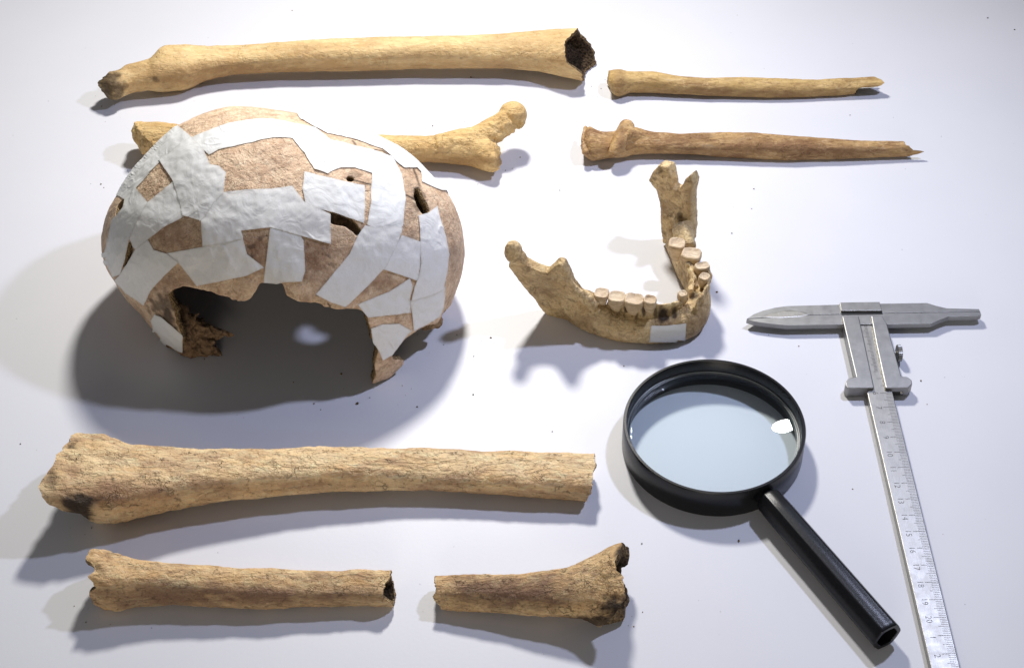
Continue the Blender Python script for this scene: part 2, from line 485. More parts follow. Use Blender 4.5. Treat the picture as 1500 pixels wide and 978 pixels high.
def long_bone(name, label, top, bot, contacts, mat, seed, sect=(.06, .05), left=None, right=None, rough_amp=(.05, .02), asp=1.0, stains=(), grime_shades=(), cat='bone', cavmat=None, sq=2.5, tilt=0.0, lumps=(), flat=.88):
    xs, yt, yb = outline_stations(top, bot)
    al = TH - math.pi / 4 - math.radians(tilt)        # section squared off along world up / front
    sqr = (np.abs(np.cos(al)) ** sq + np.abs(np.sin(al)) ** sq) ** (-1 / sq)
    sy_ = -sqr * np.sin(al); sz_ = sqr * np.cos(al) * flat
    su = (sy_ + sz_) * S2; sw = (sz_ - sy_) * S2; sk_ = 2 / (su.max() - su.min())
    zf = -((su * sk_ + sw * sk_) * S2).min()
    C, r = axis_of(xs, yt, yb, contacts, zf=zf)
    sc = pxscale(C)
    n = len(xs)
    R = np.zeros((n, ANG, 3))
    for i in range(n):
        ph = seed + xs[i] * .004
        rho = (1 + sect[0] * np.cos(2 * TH + ph) + sect[1] * np.cos(3 * TH + 2.1 * ph))
        u = rho * su; w = rho * sw
        k_ = 2 / (u.max() - u.min()); w = w * k_
        u = (u - u.min()) * k_ - 1
        R[i] = C[i] + r[i] * (u[:, None] * UP + w[:, None] * W)
    base = np.array([C[:, 0].mean(), C[:, 1].mean(), 0.0])
    root = empty(name, base, label, cat)
    cav = []
    for side, spec in (('L', left), ('R', right)):
        if spec is None: continue
        k = 0 if side == 'L' else n - 1
        s = end_shift(spec.get('prof', [(-1, 0), (1, 0)]), spec.get('far', 0), xs, sc[k], seed + (3 if side == 'L' else 9), spec.get('amp', .12))
        blend = spec.get('blend', 1.6)
        dist = np.abs(C[:, 0] - C[k, 0])
        f = smoothstep(blend, 0, dist) if False else np.clip(1 - dist / blend, 0, 1)
        R[:, :, 0] += f[:, None] * s[None, :]
    if 'tip' in (left or {}): pass
    V, Fc = rings_to_mesh(list(R), cap0=left is None or not left.get('open', True), cap1=right is None or not right.get('open', True))
    N = vert_normals(V, Fc)
    V0 = V.copy()
    V = rough(V, N, seed, *rough_amp)
    px, py = proj(V0)
    for (xa, xb, am, scl) in lumps:
        V = V + N * (am * smoothstep(xb, xb - (xb - xa) * .4, px) * (px > xa - 60) * fbm(V0, scl, seed + 70, 3))[:, None] if xa < 500 else V + N * (am * smoothstep(xa, xa + (xb - xa) * .4, px) * fbm(V0, scl, seed + 70, 3))[:, None]
    V[:, 2] = np.maximum(V[:, 2], .002)
    o = add_obj('shaft', V, Fc, mat, root)
    st = np.zeros(len(V)); gr = np.zeros(len(V))
    for (x, y, rx, ry, a) in stains:
        st = np.maximum(st, a * np.clip(1.3 - np.hypot((px - x) / rx, (py - y) / ry) + .45 * fbm(V0, 1.2, seed + 5), 0, 1))
    for (x, y, rx, ry, a) in grime_shades:
        gr = np.maximum(gr, a * smoothstep(0, .5, 1 - np.hypot((px - x) / rx, (py - y) / ry) + .5 * fbm(V0, 3, seed + 6)))
    set_attr(o, 'stain', st); set_attr(o, 'grime_shade', gr)
    # marrow cavities / broken faces: a rim ring followed by an inner wall going back into the bone
    for side, spec in (('L', left), ('R', right)):
        if spec is None or not spec.get('open', True): continue
        k = 0 if side == 'L' else n - 1
        sg = 1 if side == 'L' else -1
        ring = V[k * ANG:(k + 1) * ANG]
        cen = ring.mean(axis=0)
        wall = spec.get('wall', .32); depth = spec.get('depth', 2.2); rr = []
        rr.append(ring)
        rng2 = np.stack([np.cos(TH) * 3, np.sin(TH) * 3, np.full(ANG, float(seed))], 1)
        for q, (inw, dx) in enumerate([(.35, -.02), (.75, .05), (1.0, .18), (1.1, .5), (1.15, 1.0)]):
            k_in = 1 - wall * inw * (1 + .35 * fbm(rng2, 1.5 + q * .3, seed + q, 3))
            xq = ring[:, 0] * (1 - .25 * min(1, q / 3)) + cen[0] * .25 * min(1, q / 3) + sg * dx * depth * (1 if q > 1 else .5) + .07 * fbm(ring + q, 4, seed + 20 + q, 3)
            Rs = V[:n * ANG].reshape(n, ANG, 3)
            sy = np.array([np.interp(xq[j], Rs[:, j, 0], Rs[:, j, 1]) for j in range(ANG)]); sz = np.array([np.interp(xq[j], Rs[:, j, 0], Rs[:, j, 2]) for j in range(ANG)])
            cy_ = np.interp(xq, C[:, 0], C[:, 1]); cz_ = np.interp(xq, C[:, 0], C[:, 2])
            p = np.stack([xq, cy_ + (sy - cy_) * k_in, cz_ + (sz - cz_) * k_in], 1)
            rr.append(p)
        Vc, Fcv = rings_to_mesh(rr, cap0=False, cap1=True)
        if sg < 0: Fcv = [f[::-1] for f in Fcv]
        Fcv = [f[::-1] for f in Fcv]
        mi = [0 if (idx // ANG) < spec.get('rimrows', 2) and idx < 5 * ANG else 1 for idx in range(len(Fcv))]
        co_ = add_obj('marrow_cavity', Vc, Fcv, [spec.get('rimmat', M_rim), cavmat or M_cavity], root, midx=mi)
    return root, C, r, xs

# 1 -- long thigh bone at the back
top1 = [(149, 113), (156, 106), (164, 104), (175, 103.5), (180, 96), (203, 89.7), (222, 85.4), (230, 74.5), (239, 65.8), (272, 65.6), (307, 67.6), (358, 65.6), (409, 61.3), (459, 58), (510, 55), (580, 53.3), (687, 51.5), (740, 48.8), (807, 43.5), (846, 40.8)]
bot1 = [(149, 133), (156, 141), (164, 146.5), (172, 148), (181, 141.6), (193, 137), (219, 133.5), (236, 136.5), (272, 132.7), (284, 127.7), (297, 120), (320, 113.7), (345, 110), (383, 107.4), (434, 105.6), (510, 105), (607, 101.3), (740, 100.8), (793, 106.7), (833, 117), (856, 123)]
b1, C1, r1, x1 = long_bone('femur_bone', 'long thick honey brown thigh bone whose broken end shows a dark hollow', top1, bot1, (240, 842), M_top, 11,
    sect=(.05, .04), left=dict(open=False, prof=[(-1, 3), (0, -3), (1, 2)], far=0, amp=.08, blend=.8), lumps=[(140, 186, .20, 2.0)],
    right=dict(prof=[(-1, 8), (-.75, 4), (-.4, -16), (0, -20), (.5, -21), (.85, -6), (1, 0)], far=[(-1, 10), (-.6, 14), (-.3, 28), (.1, 27), (.45, 22), (.75, 12), (1, 0)], amp=.10, wall=.2, depth=.9, blend=2.6, rimmat=M_spongy),
    stains=[(300, 116, 120, 14, .9), (440, 104, 300, 13, .9), (700, 98, 160, 9, .7), (445, 72, 60, 10, .5), (620, 80, 60, 14, .35), (760, 60, 60, 16, .4), (200, 112, 40, 30, .5), (800, 70, 50, 40, .4)], grime_shades=[(228, 116, 7, 6, .6), (160, 126, 26, 36, .85), (176, 134, 6, 18, .8)], rough_amp=(.05, .025))
def rock(name, c, r, parent, mat, seed, amp=.25, axes=None, n=22, s=1.6, amp2=.08, s2=5):
    V, Fc = ellipsoid(c, r, axes, n)
    N = vert_normals(V, Fc); sz = float(np.mean(r))
    V = V + N * (amp * sz * fbm(V, s / sz * .6, seed, 3) + amp2 * fbm(V, s2, seed + 9, 3))[:, None]
    V[:, 2] = np.maximum(V[:, 2], .003)
    return add_obj(name, V, Fc, mat, parent)

# 3 -- radius at upper right
top3 = [(891, 104), (900, 102), (910, 102), (918, 105), (930, 105.2), (956, 104.7), (992, 111), (1038, 114.3), (1087, 112.9), (1140, 115.3), (1193, 117), (1239, 114.3), (1262, 112.5)]
bot3 = [(891, 134), (897, 142), (903, 143), (911, 140.8), (921, 136), (956, 136.5), (1034, 140.8), (1122, 143.6), (1175, 143), (1228, 141), (1252, 139.4), (1262, 138.5)]
b3, *_ = long_bone('radius_bone', 'slim tan forearm bone with a disc shaped knob at one end and a splintered tip', top3, bot3, (900, 1200), M_rad, 13,
    sect=(.04, .03), left=dict(open=False, amp=.03, far=-2, prof=[(-1, 4), (0, -2), (1, 1)]), right=dict(prof=[(-1, -11), (-.7, -9), (-.27, -6), (-.22, 20), (0, 27), (.3, 31), (.7, 28), (.9, 22), (1, 18)], far=[(-1, -8), (-.3, -4), (.1, 18), (.6, 24), (1, 16)], amp=.04, wall=.4, depth=1.0, blend=1.6, rimmat=M_spongy),
    stains=[(1130, 138, 150, 10, .8), (1000, 135, 90, 7, .6), (907, 120, 9, 30, .7)], rough_amp=(.035, .02))

# 4 -- ulna below it: shaft plus hooked end, fused
top4 = [(851, 205), (854, 191), (859, 182), (868, 189.5), (882, 193), (898, 193), (912, 189), (925, 187), (940, 189), (956, 192.4), (999, 196), (1052, 193.8), (1101, 193.8), (1158, 198.4), (1211, 202.6), (1264, 206), (1310, 206.5)]
bot4 = [(851, 222), (857, 232.6), (866, 236.5), (889, 232), (914, 231), (928, 227), (956, 225.6), (1016, 226.6), (1087, 232), (1158, 234.8), (1228, 233.7), (1299, 230), (1310, 229.5)]
b4, C4, r4, x4 = long_bone('ulna_bone', 'brown mottled forearm bone with hooked knuckle end and a splintered pointed tip', top4, bot4, (866, 1180), M_ulna, 14,
    sect=(.07, .08), left=dict(open=False, amp=.06, prof=[(-1, 3), (0, -1), (1, 3)], far=3), right=dict(prof=[(-1, 20), (-.85, 34), (-.6, 42), (-.35, 26), (0, 22), (.3, 20), (.5, 14), (1, 14)], far=[(-1, 20), (-.6, 24), (0, 14), (1, 12)], amp=.05, wall=.4, depth=1.0, blend=1.8, rimmat=M_spongy),
    stains=[(1120, 215, 130, 14, .9), (1010, 205, 60, 12, .8), (1230, 222, 60, 10, .8)], rough_amp=(.04, .02))
def hook(parts, name, parent, mat, seed, voxel=.05, stains=()):
    V, N, Fc = fuse(parts, voxel, 16)
    V = rough(V, N, seed, .05, .03)
    V[:, 2] = np.maximum(V[:, 2], .004)
    o = add_obj(name, V, Fc, mat, parent)
    px, py = proj(V); st = np.zeros(len(V)); gr = np.zeros(len(V))
    for (x, y, rx, ry, a) in stains: st = np.maximum(st, a * np.clip(1.3 - np.hypot((px - x) / rx, (py - y) / ry), 0, 1))
    set_attr(o, 'stain', st); set_attr(o, 'grime_shade', gr)
    return o
zc = float(np.interp(910, x4, C4[:, 2]))
pA = unproj(919, 184, zc + .45); pB = unproj(911, 199, zc + .7); pC = unproj(905, 214, zc + .55); pD = unproj(897, 227, zc + .15)
lip = tube([pA, pB, pC, pD], [.50, .50, .46, .36], 18)
pE = unproj(930, 200, zc + .25); neck = tube([pB, pE, unproj(952, 208, zc)], [.55, .62, .50], 18)
pF = unproj(858, 186, zc + .3); pG = unproj(855, 205, zc + .45); pH = unproj(858, 226, zc + .1)
ole = tube([pF, pG, pH], [.16, .22, .26], 16)
back = tube([unproj(866, 215, zc), unproj(890, 218, zc - .1), unproj(918, 212, zc)], [.62, .50, .56], 20)
hook([lip, neck, ole, back], 'knuckle_end', b4, M_ulna, 44, .05, stains=[(910, 205, 6, 30, .6), (868, 222, 12, 12, .6)])

# 5 -- shin bone in front of the skull
top5 = [(118, 637.5), (129, 638.5), (159, 640), (184, 648), (214, 653), (260, 656.8), (322, 658.3), (383, 657.4), (450, 655), (532, 654.3), (624, 656.8), (716, 660), (808, 662), (866, 665.5)]
bot5 = [(118, 763), (132, 765), (153, 765.7), (184, 761.7), (230, 752), (276, 741), (337, 732), (398, 725.8), (460, 721), (486, 718.7), (562, 716.6), (630, 717.5), (700, 721.8), (762, 725.8), (808, 729.8), (866, 734)]
b5, *_ = long_bone('tibia_bone', 'thick pale tan shin bone with crackled surface and one flared crumbling end', top5, bot5, (150, 830), M_tib, 15,
    sect=(.05, .05), left=dict(prof=[(-1, 22), (-.9, 20), (-.79, 18), (-.56, 14), (-.38, -12), (-.25, -30), (0, -42), (.1, -44), (.42, -38), (.58, -29), (.84, -27), (1, -16)], far=[(-1, 14), (-.79, 3), (-.56, -14), (-.34, -18), (0, -30), (.5, -30), (1, -14)], amp=.14, wall=.4, depth=.7, blend=3.4, rimmat=M_cavity),
    right=dict(prof=[(-1, -8), (-.5, -1), (0, 0), (.6, 2), (.8, 6), (1, 5)], far=4, amp=.05, wall=.3, depth=1.5, blend=1.5), sq=3.0, flat=.68, lumps=[(60, 230, .22, 1.1)],
    stains=[(165, 722, 100, 26, .95), (300, 712, 70, 14, .7), (700, 724, 170, 9, .7), (108, 692, 14, 12, .8), (470, 712, 120, 9, .5)], grime_shades=[(114, 742, 34, 30, 1.0), (76, 700, 12, 18, .5), (104, 655, 9, 4, .7), (166, 701, 3, 2, .8), (172, 728, 5, 3, .8)], rough_amp=(.08, .035))  # largest dark patch paints the shade of a hollow left uncarved

# 6 and 7 -- short broken shafts at the front
top6 = [(140, 806), (152, 804), (170, 813), (201, 820), (253, 825), (322, 829.6), (392, 832.7), (461, 834.8), (530, 834.8), (572, 835.5)]
bot6 = [(140, 886), (150, 889), (166, 892), (201, 887.5), (253, 885.5), (322, 888), (374, 891), (426, 889), (496, 886.8), (530, 886.8), (565, 889.5), (572, 889)]
b6, *_ = long_bone('bone_fragment', 'short brown bone shaft with one ragged flared end and a hollow cut end', top6, bot6, (160, 560), M_frag, 16,
    sect=(.05, .06), left=dict(prof=[(-1, 2), (-.7, -3), (-.45, -3), (-.2, 11), (.05, 2), (.2, -1), (.42, 7), (.6, 2), (.75, -8), (1, -6)], far=[(-1, 3), (-.3, 8), (.5, 6), (1, -5)], amp=.09, wall=.35, depth=1.3, blend=1.6),
    right=dict(prof=[(-1, 5), (-.7, 1), (-.3, -8), (.2, -9), (.6, -6), (.85, 0), (1, 0)], far=[(-1, 5), (-.6, 6), (0, 4), (1, 0)], amp=.06, wall=.34, depth=1.6, blend=1.6), sq=3.0, flat=.85, lumps=[(130, 200, .14, 1.8)],
    stains=[(340, 872, 280, 20, 1.0), (180, 870, 60, 20, .6), (370, 862, 60, 12, .5)], rough_amp=(.07, .035))
top7 = [(640, 844), (672, 842.7), (720, 841.3), (768, 839.6), (804, 836), (828, 832), (852, 822.8), (876, 809.6), (895, 797.5), (908, 794)]
bot7 = [(640, 890), (650, 892), (684, 893.6), (732, 896), (780, 899.6), (828, 902), (864, 905.6), (900, 914), (908, 915)]
b7, *_ = long_bone('bone_fragment', 'stubby brown bone piece flaring to a wide crumbling end beside the magnifying glass', top7, bot7, (650, 880), M_frag2, 17,
    sect=(.05, .05), left=dict(prof=[(-1, 8), (-.6, 0), (-.2, -4), (.3, 0), (.6, -2), (1, -3)], far=2, amp=.06, wall=.33, depth=1.2, blend=1.2),
    right=dict(prof=[(-1, -32), (-.75, -24), (-.5, -10), (-.3, -2), (-.15, 4), (.2, 2), (.45, 0), (.55, -8), (.75, -9), (.9, -3), (1, 2)], far=[(-1, 6), (-.6, 15), (-.3, 12), (0, 4), (.4, 6), (.6, 17), (.85, 15), (1, 4)], amp=.10, wall=.42, depth=.9, blend=1.8, rimmat=M_spongy),
    stains=[(760, 872, 110, 24, 1.0), (690, 860, 40, 20, .8)], grime_shades=[(910, 896, 36, 30, 1.0), (885, 908, 60, 12, .9), (918, 816, 20, 28, 1.0)], rough_amp=(.07, .04))  # dark patches at the right end paint the shade inside its break

# 2 -- thigh bone with its ball head, passing behind the skull
top2 = [(200, 186), (204, 178), (240, 178.5), (268, 184), (400, 191), (537, 197), (593, 198.7), (660, 198), (690, 197), (712, 201), (726, 210), (734, 217)]
bot2 = [(200, 218), (206, 230), (214, 237), (250, 236), (300, 233), (500, 236), (615, 237), (660, 239), (692, 242.7), (712, 252.5), (720, 254), (728, 247), (734, 238)]
xs, yt, yb = outline_stations(top2, bot2)
C2, r2 = axis_of(xs, yt, yb, (215, 712))
R = [C2[i] + r2[i] * (np.cos(TH)[:, None] * UP + np.sin(TH)[:, None] * W) for i in range(len(xs))]
shaft2 = rings_to_mesh(R)
hz = 2.35
ph = unproj(751.5, 169, hz); hr = 20.5 / pxscale(ph)
head = ellipsoid(ph, (hr, hr * .95, hr))
n1 = unproj(676, 214, 1.25); n2 = unproj(704, 202, 1.5); n3 = unproj(724, 190, 1.9); n4 = unproj(744, 178, 2.2)
neck2 = tube([n1, n2, n3, n4], [.62, .84, .80, .76], 24)
fill2 = tube([unproj(640, 216, 1.15), unproj(680, 210, 1.25), unproj(706, 208, 1.35), unproj(720, 207, 1.45)], [.80, .92, .92, .70], 24)
lumps = [neck2, fill2, head, shaft2, ellipsoid(unproj(722, 236, 1.0), (.45, .62, .62)), ellipsoid(unproj(744, 186, 2.1), (.42, .44, .5)), ellipsoid(unproj(760, 178, 2.2), (.42, .42, .5))]
V, N, Fc = fuse(lumps, .06, 6)
V = rough(V, N, 12, .06, .035)
jag = ((proj(V)[0] > 715) & (proj(V)[1] > 180)) | (proj(V)[0] < 214)
V[:, 0] += np.where(proj(V)[0] < 222, .35 * (proj(V)[1] - 200) / 25 + .25 * fbm(V, 1.7, 78, 3), 0)
V = V + N * (jag * .16 * fbm(V, 2.6, 77, 3))[:, None]
V[:, 2] = np.maximum(V[:, 2], .003)
base = np.array([C2[:, 0].mean(), C2[:, 1].mean(), 0])
b2 = empty('femur_bone', base, 'ochre thigh bone with rounded ball head sticking out from behind the taped skull', 'bone')
o = add_obj('shaft', V, Fc, M_fem2, b2)
px, py = proj(V)
set_attr(o, 'stain', np.clip(1.2 - np.hypot((px - 660) / 90, (py - 236) / 9), 0, .8) + np.clip(1.2 - np.hypot((px - 735) / 8, (py - 235) / 14), 0, .8))
set_attr(o, 'grime_shade', smoothstep(.2, .6, 1 - np.hypot((px - 737) / 6, (py - 234) / 12)) * .5)

# ------------------------------------------------------------------ skull
SKC = unproj(np.array(415.), np.array(355.), np.array(4.0))
skd = float((SKC - CAM) @ FW); sks = F / skd
sil = np.array([(152, 344), (154, 378), (160, 398), (171, 416), (189, 440), (209, 460), (222, 478), (237, 498), (262, 515), (285, 523), (340, 540), (415, 554), (490, 568), (551, 575), (580, 560), (606, 530), (630, 498), (648, 466), (664, 437), (676, 406), (680, 375), (679, 351), (672, 317), (658, 287), (634, 260), (609, 235), (574, 211), (536, 195), (490, 180), (434, 168), (400, 162), (375, 159), (339, 158), (302, 167), (277, 178), (252, 193), (226, 220), (196, 253), (176, 284), (160, 309)], float)
_a = np.arctan2(-(sil[:, 1] - 355), sil[:, 0] - 415); _r = np.hypot(sil[:, 0] - 415, sil[:, 1] - 355) / sks
_o = np.argsort(_a); _a = _a[_o]; _r = _r[_o]
_g = np.linspace(-math.pi, math.pi, 721)
_gr = np.interp(_g, np.concatenate([_a - 2 * math.pi, _a, _a + 2 * math.pi]), np.concatenate([_r, _r, _r]))
for _ in range(14):
    _gr = (np.roll(_gr, 1) + 2 * _gr + np.roll(_gr, -1)) / 4
def SR(phi): return np.interp((phi + math.pi) % (2 * math.pi) - math.pi, _g, _gr)
DEPTH = 6.9
def skull_pt(phi, psi, k=1.0):
    s = SR(phi) * np.cos(psi) * k
    P = SKC + (s * np.cos(phi))[..., None] * RT + (s * np.sin(phi))[..., None] * UP + (DEPTH * k * np.sin(psi))[..., None] * W
    D = P - SKC; D = D / np.linalg.norm(D, axis=-1)[..., None]
    return P + D * (.10 * fbm(D, 3.0, 91, 3))[..., None]
def skull_from_px(px, py):
    px = np.asarray(px, float); py = np.asarray(py, float)
    d = ray(px, py); dep = np.full(px.shape, skd)
    for _ in range(24):
        q = CAM + d * dep[..., None] - SKC
        x = q @ RT; u = q @ UP
        phi = np.arctan2(u, x); ratio = np.hypot(x, u) / SR(phi)
        psi = np.where(ratio < 1, np.arccos(np.clip(ratio, 0, 1)), -np.sqrt(np.clip(ratio - 1, 0, 1)) * .8)
        dep = .5 * dep + .5 * (skd - np.where(psi > 0, DEPTH * np.sin(psi), 0))
    return phi, psi
def skull_bump(P):
    D = P - SKC; D = D / np.linalg.norm(D, axis=1)[:, None]
    return P + D * (.035 * fbm(P, 1.8, 21, 3) + .010 * fbm(P, 7, 22, 2))[:, None]
NPH, NPS = 520, 280
ph_ = np.linspace(-math.pi, math.pi, NPH, endpoint=False)
ps_ = np.linspace(-math.pi / 2 + .004, math.pi / 2 - .004, NPS)
PH, PS = np.meshgrid(ph_, ps_, indexing='ij')
SV = skull_pt(PH, PS).reshape(-1, 3)
PSf = PS.reshape(-1)
spx, spy = proj(SV)
front = PSf > 0
jx = spx + 2.2 * fbm(SV, 2.2, 5, 3) + 1.5 * fbm(SV, 6, 6, 2); jy = spy + 2.2 * fbm(SV, 2.2, 7, 3) + 1.5 * fbm(SV, 6, 8, 2)
opening = [(248, 432), (256, 424), (266, 420), (288, 424), (326, 434), (340, 440), (356, 443), (368, 438), (374, 430), (379, 417), (386, 415), (415, 416), (417, 430), (430, 441), (450, 444), (468, 446), (480, 451), (494, 455), (512, 453), (528, 455), (536, 460), (540, 474), (544, 496), (554, 511), (549, 529), (547, 552), (538, 572), (520, 650), (270, 650), (267, 516), (270, 508), (267, 490), (261, 476), (257, 460), (250, 446)]
notch = [(553, 575), (570, 555), (592, 533), (593, 525), (577, 527), (575, 516), (604, 489), (622, 479), (641, 474), (649, 459), (668, 440), (720, 440), (720, 660), (540, 660)]
holes = [[(484, 311), (500, 315), (514, 321), (524, 332), (529, 344), (525, 346), (517, 338), (505, 331), (486, 327)],
         [(609, 276), (613, 275), (617, 284), (624, 297), (629, 308), (624, 314), (617, 311), (611, 300), (608, 288)],
         [(507, 262), (513, 258), (517, 262), (517, 266), (510, 265)],
         [(181, 392), (188, 360), (192, 352), (193, 366), (190, 378)],
         [(174, 300), (180, 292), (181, 300), (174, 314), (170, 314)]]
cut = in_poly(jx, jy, opening) & (PSf > -.02)
cut |= in_poly(jx, jy, notch) & (PSf > -.9)
jx2 = spx + .5 * fbm(SV, 6, 8, 2)
for h in holes: cut |= in_poly(jx2, spy, h) & front
cut |= SV[:, 2] < .05 + .12 * fbm(SV, 2.0, 15, 3) + .05 * front
keep = ~cut
idx = np.arange(NPH * NPS).reshape(NPH, NPS)
A = idx; B = np.roll(idx, -1, axis=0)
q0 = A[:, :-1].ravel(); q1 = B[:, :-1].ravel(); q2 = B[:, 1:].ravel(); q3 = A[:, 1:].ravel()
ok = keep[q0] & keep[q1] & keep[q2] & keep[q3]
quads = np.stack([q0, q1, q2, q3], 1)[ok]
# drop small islands
bm = None
used = np.unique(quads); remap = -np.ones(NPH * NPS, int); remap[used] = np.arange(len(used))
V = SV[used]; Fc = remap[quads]
par = np.arange(len(V))
ed = np.vstack([Fc[:, [0, 1]], Fc[:, [1, 2]], Fc[:, [2, 3]], Fc[:, [3, 0]]])
for _ in range(200):
    a_ = par[ed[:, 0]]; b_ = par[ed[:, 1]]
    if (a_ == b_).all(): break
    np.minimum.at(par, a_, b_); np.minimum.at(par, b_, a_)
    while True:
        p2 = par[par]
        if (p2 == par).all(): break
        par = p2
lab, cnt = np.unique(par, return_counts=True); big = lab[np.argmax(cnt)]
Fc = Fc[(par[Fc] == big).all(axis=1)]
used = np.unique(Fc); remap = -np.ones(len(V), int); remap[used] = np.arange(len(used)); V = V[used]; Fc = remap[Fc]; psk = PSf[np.unique(quads)][used]
# smooth the broken edges
e = np.vstack([Fc[:, [0, 1]], Fc[:, [1, 2]], Fc[:, [2, 3]], Fc[:, [3, 0]]]); es = np.sort(e, axis=1)
ue, uc = np.unique(es, axis=0, return_counts=True); be = ue[uc == 1]
for _ in range(4):
    acc = np.zeros_like(V); cn = np.zeros(len(V))
    np.add.at(acc, be[:, 0], V[be[:, 1]]); np.add.at(acc, be[:, 1], V[be[:, 0]]); np.add.at(cn, be[:, 0], 1); np.add.at(cn, be[:, 1], 1)
    b = cn > 0; V[b] = .5 * V[b] + .5 * acc[b] / cn[b][:, None]
base = np.array([SKC[0], SKC[1], 0])
sk = empty('skull', base, 'broken skull patched all over with strips of white paper tape, one side open', 'skull')
Vd = skull_bump(V)
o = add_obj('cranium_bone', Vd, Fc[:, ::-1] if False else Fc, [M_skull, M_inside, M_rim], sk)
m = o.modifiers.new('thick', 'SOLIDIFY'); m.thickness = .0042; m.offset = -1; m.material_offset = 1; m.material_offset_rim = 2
px, py = proj(V)
gr = np.zeros(len(V)); st = np.zeros(len(V))
def near_line(px, py, pts):
    d = np.full(px.shape, 1e9)
    for (x0, y0), (x1_, y1_) in zip(pts[:-1], pts[1:]):
        t = np.clip(((px - x0) * (x1_ - x0) + (py - y0) * (y1_ - y0)) / ((x1_ - x0) ** 2 + (y1_ - y0) ** 2), 0, 1)
        d = np.minimum(d, np.hypot(px - x0 - t * (x1_ - x0), py - y0 - t * (y1_ - y0)))
    return d
wob = 1.0 * fbm(V, 4, 66, 3)
for pts, wd in [([(592, 285), (600, 288), (609, 293)], 1.0), ([(517, 264), (530, 267), (545, 271)], 1.0), ([(605, 246), (610, 258), (614, 272), (611, 280)], 1.2), ([(516, 206), (521, 212)], 1.2), ([(548, 219), (560, 221), (575, 232), (590, 244)], .9), ([(523, 340), (528, 346)], 1.0), ([(480, 444), (484, 450)], 1.0)]:
    gr = np.maximum(gr, .9 * smoothstep(wd + .9, wd * .5, near_line(px + wob, py + wob, pts)) * (psk > 0))
for (x, y, rx, ry, a) in [(614, 290, 12, 24, .6), (520, 255, 14, 7, .35), (240, 445, 30, 26, .75), (246, 468, 20, 26, .9), (190, 375, 8, 20, .7), (186, 300, 8, 14, .4)]:
    gr = np.maximum(gr, a * smoothstep(0, .7, 1 - np.hypot((px - x) / rx, (py - y) / ry) + .7 * fbm(V, 3.0, 71, 3)) * (psk > 0))
for (x, y, rx, ry, a) in [(260, 345, 50, 30, .7), (375, 370, 28, 34, 1.0), (455, 380, 34, 40, 1.0), (480, 360, 40, 20, .8), (665, 350, 20, 60, .45), (600, 300, 14, 60, .4), (555, 415, 40, 20, .8), (250, 410, 30, 20, .7)]:
    st = np.maximum(st, a * np.clip(1.2 - np.hypot((px - x) / rx, (py - y) / ry) + .5 * fbm(V, 2.5, 72, 4), 0, 1) * (psk > 0))
spk = smoothstep(.28, .42, fbm(V, 3.2, 73, 3)) * np.clip(1.3 - np.minimum(np.hypot((px - 375) / 24, (py - 365) / 40), np.hypot((px - 465) / 40, (py - 375) / 45)), 0, 1) * (psk > 0)
gr = np.maximum(gr, .6 * spk)
set_attr(o, 'grime_shade', gr); set_attr(o, 'stain', st)

